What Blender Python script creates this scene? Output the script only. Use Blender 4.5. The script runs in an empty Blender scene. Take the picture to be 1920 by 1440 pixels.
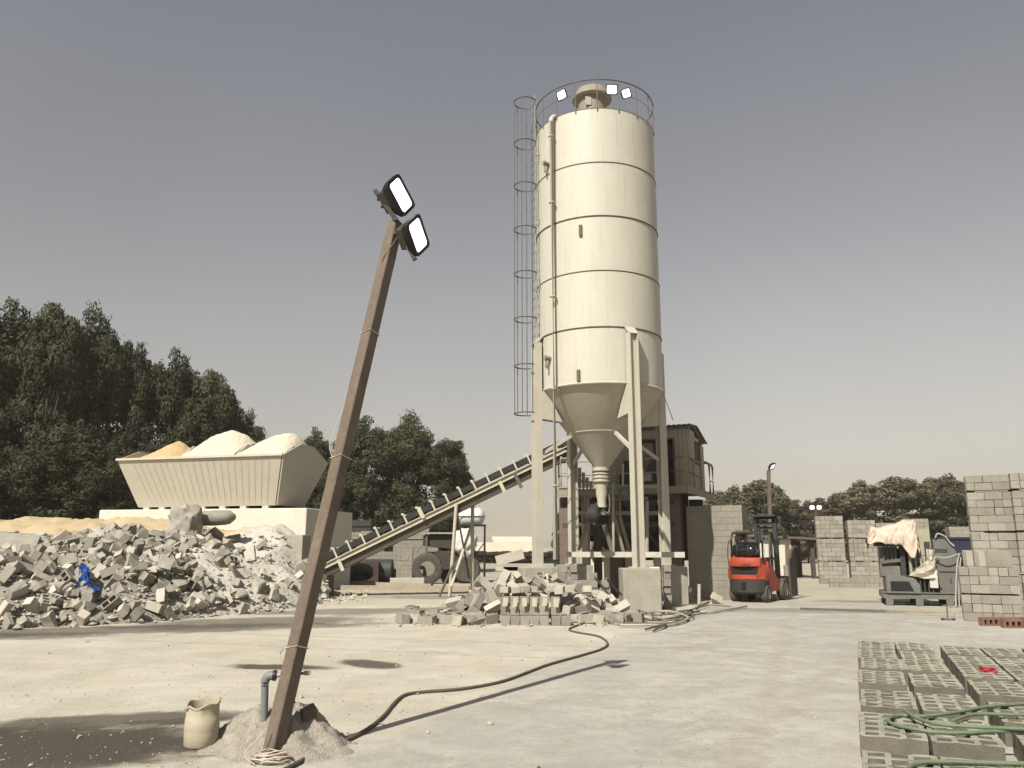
import bpy, bmesh, math, random
import numpy as np
from mathutils import Vector, Matrix, noise as mnoise
R = math.radians
PI = math.pi
SC = bpy.context.scene
COL = SC.collection
rng = random.Random(7)

# ---------------------------------------------------------------- camera model (for siting things on the real ground)
CAMZ, PITCH, FPX = 1.7, R(11.5), 1500.0
cp, sp = math.cos(PITCH), math.sin(PITCH)
def ray(px, py):
    dx, dy = (px - 960) / FPX, (720 - py) / FPX
    return Vector((dx, cp - dy * sp, sp + dy * cp))
def G(px, py, z=0.0):
    d = ray(px, py); t = (z - CAMZ) / d.z
    return Vector((d.x * t, d.y * t, z))
def P(px, py, Y):
    d = ray(px, py); t = Y / d.y
    return Vector((d.x * t, Y, CAMZ + d.z * t))

# ---------------------------------------------------------------- materials
def nd(nt, t, **kw):
    n = nt.nodes.new(t)
    for k, v in kw.items(): setattr(n, k, v)
    return n
KALB = .66
def c4(c, k=1.0): return (c[0] * k, c[1] * k, c[2] * k, 1)
def mat(name, col, rough=.85, var=.22, scale=2.0, bump=.25, bscale=25., streak=0., rnd=0., metal=0., spec=.3,
        col2=None, blot=.0, blotcol=(.2, .17, .13), dirt=0., dist=.02):
    col = tuple(x * KALB for x in col); blotcol = tuple(x * KALB for x in blotcol)
    m = bpy.data.materials.new(name); m.use_nodes = True
    nt = m.node_tree; L = nt.links.new
    b = nt.nodes['Principled BSDF']
    b.inputs['Roughness'].default_value = rough
    b.inputs['Metallic'].default_value = metal
    b.inputs['Specular IOR Level'].default_value = spec
    tc = nd(nt, 'ShaderNodeTexCoord')
    def noise(sc, det=6, vec=None, rg=.6):
        n = nd(nt, 'ShaderNodeTexNoise'); n.inputs['Scale'].default_value = sc
        n.inputs['Detail'].default_value = det; n.inputs['Roughness'].default_value = rg
        L(vec or tc.outputs['Object'], n.inputs['Vector']); return n
    def ramp(src, a, b_, p0=.3, p1=.7):
        r = nd(nt, 'ShaderNodeValToRGB'); e = r.color_ramp.elements
        e[0].position, e[1].position = p0, p1; e[0].color, e[1].color = a, b_
        L(src, r.inputs['Fac']); return r.outputs['Color']
    def mix(f, a, b_, mode='MIX'):
        x = nd(nt, 'ShaderNodeMix', data_type='RGBA', blend_type=mode)
        if isinstance(f, float): x.inputs[0].default_value = f
        else: L(f, x.inputs[0])
        for s, v in ((6, a), (7, b_)):
            if isinstance(v, tuple): x.inputs[s].default_value = v
            else: L(v, x.inputs[s])
        return x.outputs[2]
    vec = tc.outputs['Object']
    if rnd:
        oi = nd(nt, 'ShaderNodeObjectInfo')
        ad = nd(nt, 'ShaderNodeVectorMath', operation='MULTIPLY_ADD')
        L(oi.outputs['Random'], ad.inputs[0]); ad.inputs[1].default_value = (37, 53, 71); L(vec, ad.inputs[2])
        vec = ad.outputs[0]
    c = ramp(noise(scale, vec=vec).outputs['Fac'], c4(col, 1 - var), c4(col2 or col, 1 + var * .7))
    c = mix(.35, c, ramp(noise(scale * 9, 4, vec).outputs['Fac'], c4(col, 1 - var * 1.3), c4(col, 1 + var)))
    if streak:
        mp = nd(nt, 'ShaderNodeMapping'); mp.inputs['Scale'].default_value = (7, 7, .35)
        L(tc.outputs['Object'], mp.inputs['Vector'])
        s = noise(1.2, 8, mp.outputs['Vector'], .7)
        f = nd(nt, 'ShaderNodeMath', operation='MULTIPLY'); f.inputs[1].default_value = streak
        L(ramp(s.outputs['Fac'], (0, 0, 0, 1), (1, 1, 1, 1), .52, .78), f.inputs[0])
        c = mix(f.outputs[0], c, c4(blotcol))
    if blot:
        s = noise(scale * 1.7, 8, vec, .75)
        f = nd(nt, 'ShaderNodeMath', operation='MULTIPLY'); f.inputs[1].default_value = blot
        L(ramp(s.outputs['Fac'], (0, 0, 0, 1), (1, 1, 1, 1), .53, .7), f.inputs[0])
        c = mix(f.outputs[0], c, c4(blotcol))
    if rnd:
        mr = nd(nt, 'ShaderNodeMapRange'); mr.inputs['To Min'].default_value = 1 - rnd; mr.inputs['To Max'].default_value = 1 + rnd
        L(oi.outputs['Random'], mr.inputs['Value'])
        c = mix(1.0, c, mr.outputs[0], 'MULTIPLY')
    L(c, b.inputs['Base Color'])
    if bump:
        bp = nd(nt, 'ShaderNodeBump'); bp.inputs['Strength'].default_value = bump; bp.inputs['Distance'].default_value = dist
        L(noise(bscale, 8, vec, .7).outputs['Fac'], bp.inputs['Height']); L(bp.outputs['Normal'], b.inputs['Normal'])
    return m

MT = {}
MT['block'] = mat('block grey', (.33, .305, .25), var=.22, scale=3, bump=.5, bscale=60, rnd=.16)
MT['block_pale'] = mat('block pale', (.54, .50, .41), var=.2, scale=3, bump=.5, bscale=60, rnd=.14)
MT['block_side'] = mat('darker block side', (.20, .185, .14), var=.28, scale=4, bump=.7, bscale=90, rnd=.12)  # sides and slots of the slotted blocks, darker than the tops
MT['block_top'] = mat('paler block top', (.42, .41, .32), var=.26, scale=6, bump=.7, bscale=90, rnd=.12)
MT['chunk'] = mat('broken concrete', (.43, .40, .335), var=.3, scale=5, bump=.8, bscale=40, rnd=.24)
MT['cement'] = mat('spilled cement', (.58, .54, .42), var=.15, scale=3, bump=.6, bscale=20)
MT['plinth'] = mat('white plaster', (.72, .68, .58), var=.1, scale=1.2, bump=.2, streak=.25, blotcol=(.5, .42, .3))
MT['pedestal'] = mat('cast concrete', (.40, .375, .30), var=.22, scale=2.5, bump=.5, bscale=40, streak=.45, blotcol=(.25, .22, .17))
MT['cream'] = mat('cream silo paint', (.60, .572, .475), rough=.55, var=.07, scale=.8, bump=.05, bscale=5, streak=.5, blotcol=(.40, .34, .25), spec=.35)
MT['cream_cone'] = mat('dusty cone paint', (.54, .50, .40), rough=.7, var=.12, scale=1.0, bump=.06, bscale=8, streak=.45, blotcol=(.38, .31, .22))
MT['cream_leg'] = mat('cream steel', (.58, .55, .45), rough=.6, var=.12, scale=2, bump=.06, streak=.4, blotcol=(.36, .29, .2))
MT['seam'] = mat('seam dirt', (.16, .135, .09), rough=.8, var=.3, scale=4)
MT['bin'] = mat('bin paint', (.60, .56, .465), rough=.7, var=.08, scale=1.2, bump=.08, blot=.12, blotcol=(.45, .39, .3))
MT['bin_rib'] = mat('bin seam', (.54, .50, .41), rough=.7, var=.1)
MT['sand_o'] = mat('orange sand', (.60, .43, .22), var=.14, scale=2, bump=.6, bscale=14)
MT['sand_w'] = mat('pale sand', (.68, .60, .46), var=.08, scale=1.5, bump=.5, bscale=14)
MT['rust'] = mat('rusty pole', (.165, .128, .098), rough=.8, var=.3, scale=3, bump=.3, bscale=50, blot=.6, blotcol=(.25, .195, .15))
MT['rust_dark'] = mat('dark rusty steel', (.085, .055, .042), rough=.8, var=.35, scale=2, bump=.25)
MT['maroon'] = mat('maroon steel', (.095, .072, .062), rough=.75, var=.35, scale=1.5, bump=.2, streak=.35, blotcol=(.15, .125, .1))
MT['black'] = mat('black steel', (.018, .018, .018), rough=.5, var=.3, bump=.1)
MT['rubber'] = mat('rubber', (.035, .034, .03), rough=.85, var=.3, scale=4, bump=.3, blot=.5, blotcol=(.13, .115, .09))
MT['tyre'] = mat('dusty tyre', (.10, .095, .078), rough=.9, var=.35, scale=4, bump=.3, blot=.6, blotcol=(.2, .18, .14))
MT['conv'] = mat('conveyor paint', (.62, .57, .44), rough=.65, var=.15, scale=2, bump=.08, streak=.3, blotcol=(.32, .25, .17))
MT['conv_dark'] = mat('conveyor underside', (.13, .115, .09), rough=.8, var=.3, scale=2, bump=.2)
MT['galv'] = mat('dull steel', (.16, .15, .13), rough=.6, var=.25, scale=3, bump=.08, metal=.3)
MT['galv_l'] = mat('light steel', (.42, .40, .34), rough=.6, var=.2, scale=3, bump=.08)
MT['vent'] = mat('filter steel', (.30, .27, .20), rough=.6, var=.15, scale=2, bump=.05)
MT['cabin'] = mat('cabin sheet', (.40, .365, .285), rough=.75, var=.15, scale=1.2, bump=.08, streak=.4, blotcol=(.14, .11, .085))
MT['cabin_roof'] = mat('cabin roof', (.22, .2, .165), rough=.7, var=.25, scale=2)
MT['dark'] = mat('opening shade paint', (.02, .02, .018), rough=.9, var=.2)
MT['deck'] = mat('deck steel', (.06, .055, .045), rough=.8, var=.3, scale=2)
MT['rail'] = mat('rail paint', (.36, .32, .22), rough=.65, var=.25, scale=4)
MT['wallblock'] = mat('wall blocks', (.30, .275, .225), var=.2, scale=1.5, bump=.5, bscale=30, blot=.3, blotcol=(.18, .16, .13))
MT['red'] = mat('forklift paint', (.46, .068, .03), rough=.5, var=.2, scale=3, bump=.03, spec=.4, blot=.4, blotcol=(.30, .14, .085))
MT['charcoal'] = mat('charcoal panel', (.045, .045, .042), rough=.6, var=.25, scale=3, bump=.06, blot=.35, blotcol=(.11, .1, .08))
MT['gloss'] = mat('gloss black', (.012, .012, .013), rough=.16, var=.1, bump=0, spec=.6)
MT['white'] = mat('white plastic', (.72, .70, .64), rough=.5, var=.06, bump=.03)
MT['grime_white'] = mat('white wall', (.72, .67, .54), rough=.8, var=.1, scale=.7, bump=.1, streak=.2, blotcol=(.5, .43, .32))
MT['brown'] = mat('brown timber', (.17, .13, .105), rough=.8, var=.3, scale=2, bump=.15)
MT['green'] = mat('machine paint', (.17, .168, .148), rough=.55, var=.25, scale=2, bump=.08, blot=.45, blotcol=(.30, .28, .22))
MT['green_d'] = mat('machine dark', (.05, .052, .046), rough=.6, var=.3, scale=3, bump=.08)
MT['yellowish'] = mat('machine plate', (.42, .41, .28), rough=.6, var=.15, scale=2, bump=.05, blot=.3, blotcol=(.3, .27, .2))
MT['cloth'] = mat('pink cover cloth', (.70, .56, .445), rough=.8, var=.16, scale=2, bump=.25, bscale=12)
MT['foil'] = mat('clear sheet', (.52, .47, .36), rough=.28, var=.3, scale=3, bump=.4, bscale=10, spec=.6)
MT['navy'] = mat('navy skip', (.028, .033, .07), rough=.6, var=.2, scale=1.5, bump=.05, blot=.3, blotcol=(.07, .07, .08))
MT['brick'] = mat('red brick', (.27, .15, .10), var=.28, scale=4, bump=.5, bscale=40, rnd=.15, blot=.3, blotcol=(.36, .29, .22))
MT['hose'] = mat('dark hose', (.13, .115, .08), rough=.7, var=.3, scale=5, bump=.15)
MT['hose_g'] = mat('green hose', (.17, .22, .13), rough=.6, var=.25, scale=4, bump=.08, blot=.3, blotcol=(.24, .24, .17))
MT['cable'] = mat('cable', (.17, .15, .11), rough=.7, var=.35, scale=4, bump=.1)
MT['wire'] = mat('pale wire', (.58, .50, .40), rough=.5, var=.2, bump=0)
MT['tarp'] = mat('blue plastic', (.02, .085, .32), rough=.4, var=.4, scale=6, bump=.3, bscale=12)
MT['redrag'] = mat('red glove', (.38, .035, .04), rough=.85, var=.25, scale=8, bump=.3)
MT['pvc'] = mat('grey pvc', (.22, .22, .22), rough=.5, var=.12, scale=5, bump=.03)
MT['pail'] = mat('cream plastic', (.50, .445, .325), rough=.6, var=.14, scale=5, bump=.06, blot=.4, blotcol=(.42, .35, .23))
MT['footing'] = mat('pebbly concrete', (.56, .51, .42), var=.35, scale=9, bump=1.0, bscale=45, dist=.04)
MT['pebble'] = mat('pebbles', (.46, .40, .31), var=.4, scale=14, bump=.3)
MT['wood'] = mat('weathered timber', (.40, .34, .25), rough=.85, var=.25, scale=4, bump=.3)
MT['bark'] = mat('bark', (.10, .085, .065), var=.3, scale=4, bump=.5)
MT['tank'] = mat('white tank', (.74, .74, .72), rough=.4, var=.06, scale=1.5, bump=.02)

def leafmat(name, ca, cb):
    m = bpy.data.materials.new(name); m.use_nodes = True
    nt = m.node_tree; L = nt.links.new; b = nt.nodes['Principled BSDF']
    b.inputs['Roughness'].default_value = .75; b.inputs['Specular IOR Level'].default_value = .2
    at = nd(nt, 'ShaderNodeAttribute', attribute_name='leafv')
    r = nd(nt, 'ShaderNodeValToRGB'); r.color_ramp.elements[0].color = c4(ca); r.color_ramp.elements[1].color = c4(cb)
    L(at.outputs['Fac'], r.inputs['Fac'])
    oi = nd(nt, 'ShaderNodeObjectInfo')
    mr = nd(nt, 'ShaderNodeMapRange'); mr.inputs['To Min'].default_value = .8; mr.inputs['To Max'].default_value = 1.25
    L(oi.outputs['Random'], mr.inputs['Value'])
    x = nd(nt, 'ShaderNodeMix', data_type='RGBA', blend_type='MULTIPLY'); x.inputs[0].default_value = 1
    L(r.outputs['Color'], x.inputs[6]); L(mr.outputs[0], x.inputs[7])
    L(x.outputs[2], b.inputs['Base Color'])
    return m
MT['leaf'] = leafmat('dusty leaves', (.012, .017, .007), (.060, .062, .031))
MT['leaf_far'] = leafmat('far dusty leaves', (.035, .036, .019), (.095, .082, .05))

def emit(name, col, s):
    m = bpy.data.materials.new(name); m.use_nodes = True
    nt = m.node_tree; b = nt.nodes['Principled BSDF']
    b.inputs['Base Color'].default_value = c4((.8, .8, .8)); b.inputs['Emission Color'].default_value = c4(col)
    b.inputs['Emission Strength'].default_value = s; b.inputs['Roughness'].default_value = .3
    return m
MT['lamp'] = emit('lit lamp glass', (1, .98, .94), 1.6)

# ---------------------------------------------------------------- mesh builder
def frame_from(d):
    d = Vector(d).normalized()
    a = Vector((0, 0, 1)) if abs(d.z) < .95 else Vector((1, 0, 0))
    u = d.cross(a).normalized(); v = u.cross(d).normalized()
    return u, v, d
class MB:
    def __init__(s, M=None): s.v, s.f, s.M = [], [], M or Matrix()
    def add(s, vs, fs):
        o = len(s.v); s.v += [s.M @ Vector(v) for v in vs]; s.f += [tuple(i + o for i in f) for f in fs]; return s
    def box(s, c, d, rz=0., rot=None):
        m = rot if rot is not None else Matrix.Rotation(rz, 3, 'Z')
        vs = [Vector(c) + m @ Vector((sx * d[0] / 2, sy * d[1] / 2, sz * d[2] / 2)) for sz in (-1, 1) for sy in (-1, 1) for sx in (-1, 1)]
        return s.add(vs, [(0, 2, 3, 1), (4, 5, 7, 6), (0, 1, 5, 4), (2, 6, 7, 3), (0, 4, 6, 2), (1, 3, 7, 5)])
    def bar(s, a, b, w, h, up=None):
        a, b = Vector(a), Vector(b); d = (b - a).normalized()
        if up is None: u, v, _ = frame_from(d)
        else: u = d.cross(Vector(up)).normalized(); v = u.cross(d).normalized()
        vs = []
        for p in (a, b):
            for x, y in ((-1, -1), (1, -1), (1, 1), (-1, 1)): vs.append(p + u * x * w / 2 + v * y * h / 2)
        return s.add(vs, [(3, 2, 1, 0), (4, 5, 6, 7)] + [(i, (i + 1) % 4, (i + 1) % 4 + 4, i + 4) for i in range(4)])
    def cyl(s, a, b, r0, r1=None, n=16, caps=True):
        r1 = r0 if r1 is None else r1; a, b = Vector(a), Vector(b); u, v, d = frame_from(b - a); vs = []
        for p, r in ((a, r0), (b, r1)):
            for i in range(n):
                t = 2 * PI * i / n; vs.append(p + u * math.cos(t) * r + v * math.sin(t) * r)
        fs = [(i, (i + 1) % n, (i + 1) % n + n, i + n) for i in range(n)]
        if caps: fs += [tuple(range(n - 1, -1, -1)), tuple(range(n, 2 * n))]
        return s.add(vs, fs)
    def tube(s, pts, r, n=8, closed=False):
        pts = [Vector(p) for p in pts]; N = len(pts); vs, fs = [], []
        prev = None
        for i, p in enumerate(pts):
            if closed: d = pts[(i + 1) % N] - pts[i - 1]
            else: d = pts[min(i + 1, N - 1)] - pts[max(i - 1, 0)]
            if d.length < 1e-6: d = Vector((0, 0, 1))
            d.normalize()
            if prev is None: u, v, _ = frame_from(d)
            else:
                u = prev - d * prev.dot(d)
                u = u.normalized() if u.length > 1e-4 else frame_from(d)[0]
                v = d.cross(u)
            prev = u
            rr = r[i] if isinstance(r, (list, tuple)) else r
            for k in range(n):
                t = 2 * PI * k / n; vs.append(p + u * math.cos(t) * rr + v * math.sin(t) * rr)
        for i in range(N if closed else N - 1):
            a, b = i * n, ((i + 1) % N) * n
            fs += [(a + k, a + (k + 1) % n, b + (k + 1) % n, b + k) for k in range(n)]
        if not closed: fs += [tuple(range(n - 1, -1, -1)), tuple(range((N - 1) * n, N * n))]
        return s.add(vs, fs)
    def lathe(s, prof, c=(0, 0, 0), n=32, caps=True, jit=0):
        vs, fs = [], []; m = len(prof)
        for i, (r, z) in enumerate(prof):
            for k in range(n):
                t = 2 * PI * k / n; rr = r + (rng.uniform(-jit, jit) if jit else 0)
                vs.append((c[0] + math.cos(t) * rr, c[1] + math.sin(t) * rr, c[2] + z))
        for i in range(m - 1): fs += [(i * n + k, i * n + (k + 1) % n, (i + 1) * n + (k + 1) % n, (i + 1) * n + k) for k in range(n)]
        if caps: fs += [tuple(range(n - 1, -1, -1)), tuple(range((m - 1) * n, m * n))]
        return s.add(vs, fs)
    def ring(s, c, r, tr, n=40, axis=(0, 0, 1), m=6, arc=(0, 2 * PI)):
        u, v, d = frame_from(axis); c = Vector(c)
        full = abs(arc[1] - arc[0] - 2 * PI) < 1e-6
        k = n if full else n + 1
        return s.tube([c + u * math.cos(arc[0] + (arc[1] - arc[0]) * i / n) * r + v * math.sin(arc[0] + (arc[1] - arc[0]) * i / n) * r for i in range(k)], tr, m, closed=full)
    def prism(s, poly, a, b):
        """poly: list of 3D points (planar); extruded by vector b-a"""
        off = Vector(b) - Vector(a); n = len(poly)
        vs = [Vector(p) for p in poly] + [Vector(p) + off for p in poly]
        return s.add(vs, [tuple(range(n - 1, -1, -1)), tuple(range(n, 2 * n))] + [(i, (i + 1) % n, (i + 1) % n + n, i + n) for i in range(n)])
    def loft(s, rings, caps=True):
        n = len(rings[0]); vs = [Vector(p) for r in rings for p in r]; fs = []
        for i in range(len(rings) - 1): fs += [(i * n + k, i * n + (k + 1) % n, (i + 1) * n + (k + 1) % n, (i + 1) * n + k) for k in range(n)]
        if caps: fs += [tuple(range(n - 1, -1, -1)), tuple(range((len(rings) - 1) * n, len(rings) * n))]
        return s.add(vs, fs)
    def grid(s, fn, nu, nv):
        vs = [fn(i / nu, j / nv) for j in range(nv + 1) for i in range(nu + 1)]
        return s.add(vs, [(j * (nu + 1) + i, j * (nu + 1) + i + 1, (j + 1) * (nu + 1) + i + 1, (j + 1) * (nu + 1) + i) for j in range(nv) for i in range(nu)])
    def build(s, name, m, parent=None, smooth=40, bevel=0):
        A = np.array([tuple(v) for v in s.v])
        lo, hi = A.min(0), A.max(0); c = Vector(((lo[0] + hi[0]) / 2, (lo[1] + hi[1]) / 2, lo[2]))
        me = bpy.data.meshes.new(name); me.from_pydata([tuple(v - c) for v in s.v], [], s.f)
        bm = bmesh.new(); bm.from_mesh(me); bmesh.ops.recalc_face_normals(bm, faces=bm.faces)
        bm.to_mesh(me); bm.free()
        me.materials.append(MT[m] if isinstance(m, str) else m)
        if smooth:
            for p in me.polygons: p.use_smooth = True
            me.set_sharp_from_angle(angle=R(smooth))
        o = bpy.data.objects.new(name, me); COL.objects.link(o)
        if parent is not None:
            o.parent = parent; w = worldloc(parent); o.location = c - w
        else: o.location = c
        if bevel:
            b = o.modifiers.new('edge', 'BEVEL'); b.width = bevel; b.segments = 2; b.limit_method = 'ANGLE'; b.angle_limit = R(40)
        return o
def worldloc(o):
    w = Vector(o.location)
    while o.parent is not None: o = o.parent; w = w + Vector(o.location)
    return w
def tag(o, label, cat, group=None):
    o['label'] = label; o['category'] = cat
    if group: o['group'] = group
    return o
def thing(name, label, cat, loc, group=None):
    o = bpy.data.objects.new(name, None); COL.objects.link(o); o.location = loc; o.empty_display_size = .2
    return tag(o, label, cat, group)
def kind(o, k): o['kind'] = k; return o
def dup(o, parent=None):
    c = o.copy(); COL.objects.link(c)
    if parent is not None: c.parent = parent
    for ch in list(o.children): dup(ch, c)
    return c
def catmull(pts, per=8):
    pts = [Vector(p) for p in pts]; out = []
    for i in range(len(pts) - 1):
        p0, p1, p2, p3 = pts[max(i - 1, 0)], pts[i], pts[i + 1], pts[min(i + 2, len(pts) - 1)]
        for k in range(per):
            t = k / per
            out.append(.5 * ((2 * p1) + (p2 - p0) * t + (2 * p0 - 5 * p1 + 4 * p2 - p3) * t * t + (3 * p1 - p0 - 3 * p2 + p3) * t ** 3))
    out.append(pts[-1]); return out
def TR(x, y, z=0, rz=0): return Matrix.Translation((x, y, z)) @ Matrix.Rotation(rz, 4, 'Z')

# ---------------------------------------------------------------- camera, sun, sky
cam_d = bpy.data.cameras.new('camera'); cam = bpy.data.objects.new('camera', cam_d); COL.objects.link(cam)
cam.location = (0, 0, CAMZ); cam.rotation_euler = (PI / 2 + PITCH, 0, 0)
cam_d.sensor_width = 36; cam_d.lens = 36 * FPX / 1920; cam_d.clip_end = 5000; cam_d.clip_start = .05
SC.camera = cam
SUNV = Vector((-2.7, -4.4, 5.1)).normalized()          # towards the sun
SEL, SAZ = math.asin(SUNV.z), math.atan2(SUNV.x, SUNV.y)
sun_d = bpy.data.lights.new('sun', 'SUN'); sun_d.energy = 4.8; sun_d.angle = R(.5); sun_d.color = (1, .945, .85)
sun = bpy.data.objects.new('sun', sun_d); COL.objects.link(sun); sun.location = (-20, -40, 40)
sun.rotation_euler = (-SUNV).to_track_quat('-Z', 'Y').to_euler()
W = bpy.data.worlds.new('World'); SC.world = W; W.use_nodes = True
nt = W.node_tree; bg = nt.nodes['Background']
sky = nd(nt, 'ShaderNodeTexSky', sky_type='NISHITA'); sky.sun_disc = False
sky.sun_elevation = SEL; sky.sun_rotation = SAZ % (2 * PI); sky.air_density = 1.0; sky.dust_density = 1.0; sky.ozone_density = 1.0; sky.altitude = 0
hs = nd(nt, 'ShaderNodeHueSaturation'); hs.inputs['Saturation'].default_value = .2
nt.links.new(sky.outputs['Color'], hs.inputs['Color'])
tint = nd(nt, 'ShaderNodeMix', data_type='RGBA', blend_type='MULTIPLY'); tint.inputs[0].default_value = 1
tcw = nd(nt, 'ShaderNodeTexCoord'); sepw = nd(nt, 'ShaderNodeSeparateXYZ'); nt.links.new(tcw.outputs['Generated'], sepw.inputs[0])
rw = nd(nt, 'ShaderNodeValToRGB'); e = rw.color_ramp.elements                       # dust near the horizon is beige, clearer grey above
e[0].position, e[1].position = .02, .56; e[0].color, e[1].color = (.94, .84, .70, 1), (.93, .935, .975, 1); e = rw.color_ramp.elements.new(.28); e.color = (1.0, .955, .91, 1)
nt.links.new(sepw.outputs['Z'], rw.inputs['Fac']); nt.links.new(rw.outputs['Color'], tint.inputs[7])
nt.links.new(hs.outputs['Color'], tint.inputs[6])
wn = nd(nt, 'ShaderNodeTexNoise'); wn.inputs['Scale'].default_value = 2.2; wn.inputs['Detail'].default_value = 5; nt.links.new(tcw.outputs['Generated'], wn.inputs['Vector'])
wr = nd(nt, 'ShaderNodeMapRange'); wr.inputs['To Min'].default_value = .90; wr.inputs['To Max'].default_value = 1.10; nt.links.new(wn.outputs['Fac'], wr.inputs['Value'])
wm = nd(nt, 'ShaderNodeMix', data_type='RGBA', blend_type='MULTIPLY'); wm.inputs[0].default_value = 1; nt.links.new(tint.outputs[2], wm.inputs[6]); nt.links.new(wr.outputs[0], wm.inputs[7])
nt.links.new(wm.outputs[2], bg.inputs['Color']); bg.inputs['Strength'].default_value = .0575
SC.view_settings.view_transform = 'Standard'; SC.view_settings.look = 'None'; SC.view_settings.gamma = 1
SC.view_settings.exposure = 0.76
HAZE = 0.00045
# ================================================================ the ground
def fbm(x, y, s=1., o=4, z=0.):
    return mnoise.fractal(Vector((x * s, y * s, z)), 1., 2., o)
def slab_edge(y): return -1.75 + .42 * (y - 7) if y < 17 else 2.45 + .1 * (y - 17)
def ground_z(x, y):
    d = math.hypot(x, y)
    if d > 45: return 0.
    soft = min(max((slab_edge(y) - x) / 1.0, 0), 1)
    return (fbm(x, y, .5, 4) * .012 + fbm(x, y, 2.3, 4, 5.) * .012 + fbm(x, y, 8, 3, 9.) * .005) * (.12 + .88 * soft) * max(0, 1 - d / 45)
def axis(lo, near_lo, near_hi, hi, step, far):
    a = list(np.arange(near_lo, near_hi + 1e-6, step)); s = step; v = near_hi
    while v < hi: s *= far; v += s; a.append(min(v, hi))
    s = step; v = near_lo; pre = []
    while v > lo: s *= far; v -= s; pre.append(max(v, lo))
    return pre[::-1] + a
xs = axis(-900, -7, 9, 900, .11, 1.12); ys = axis(-60, 5.5, 20, 1500, .11, 1.12)
mb = MB()
mb.v = [Vector((x, y, ground_z(x, y))) for y in ys for x in xs]
nx = len(xs)
mb.f = [(j * nx + i, j * nx + i + 1, (j + 1) * nx + i + 1, (j + 1) * nx + i) for j in range(len(ys) - 1) for i in range(nx - 1)]

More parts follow.
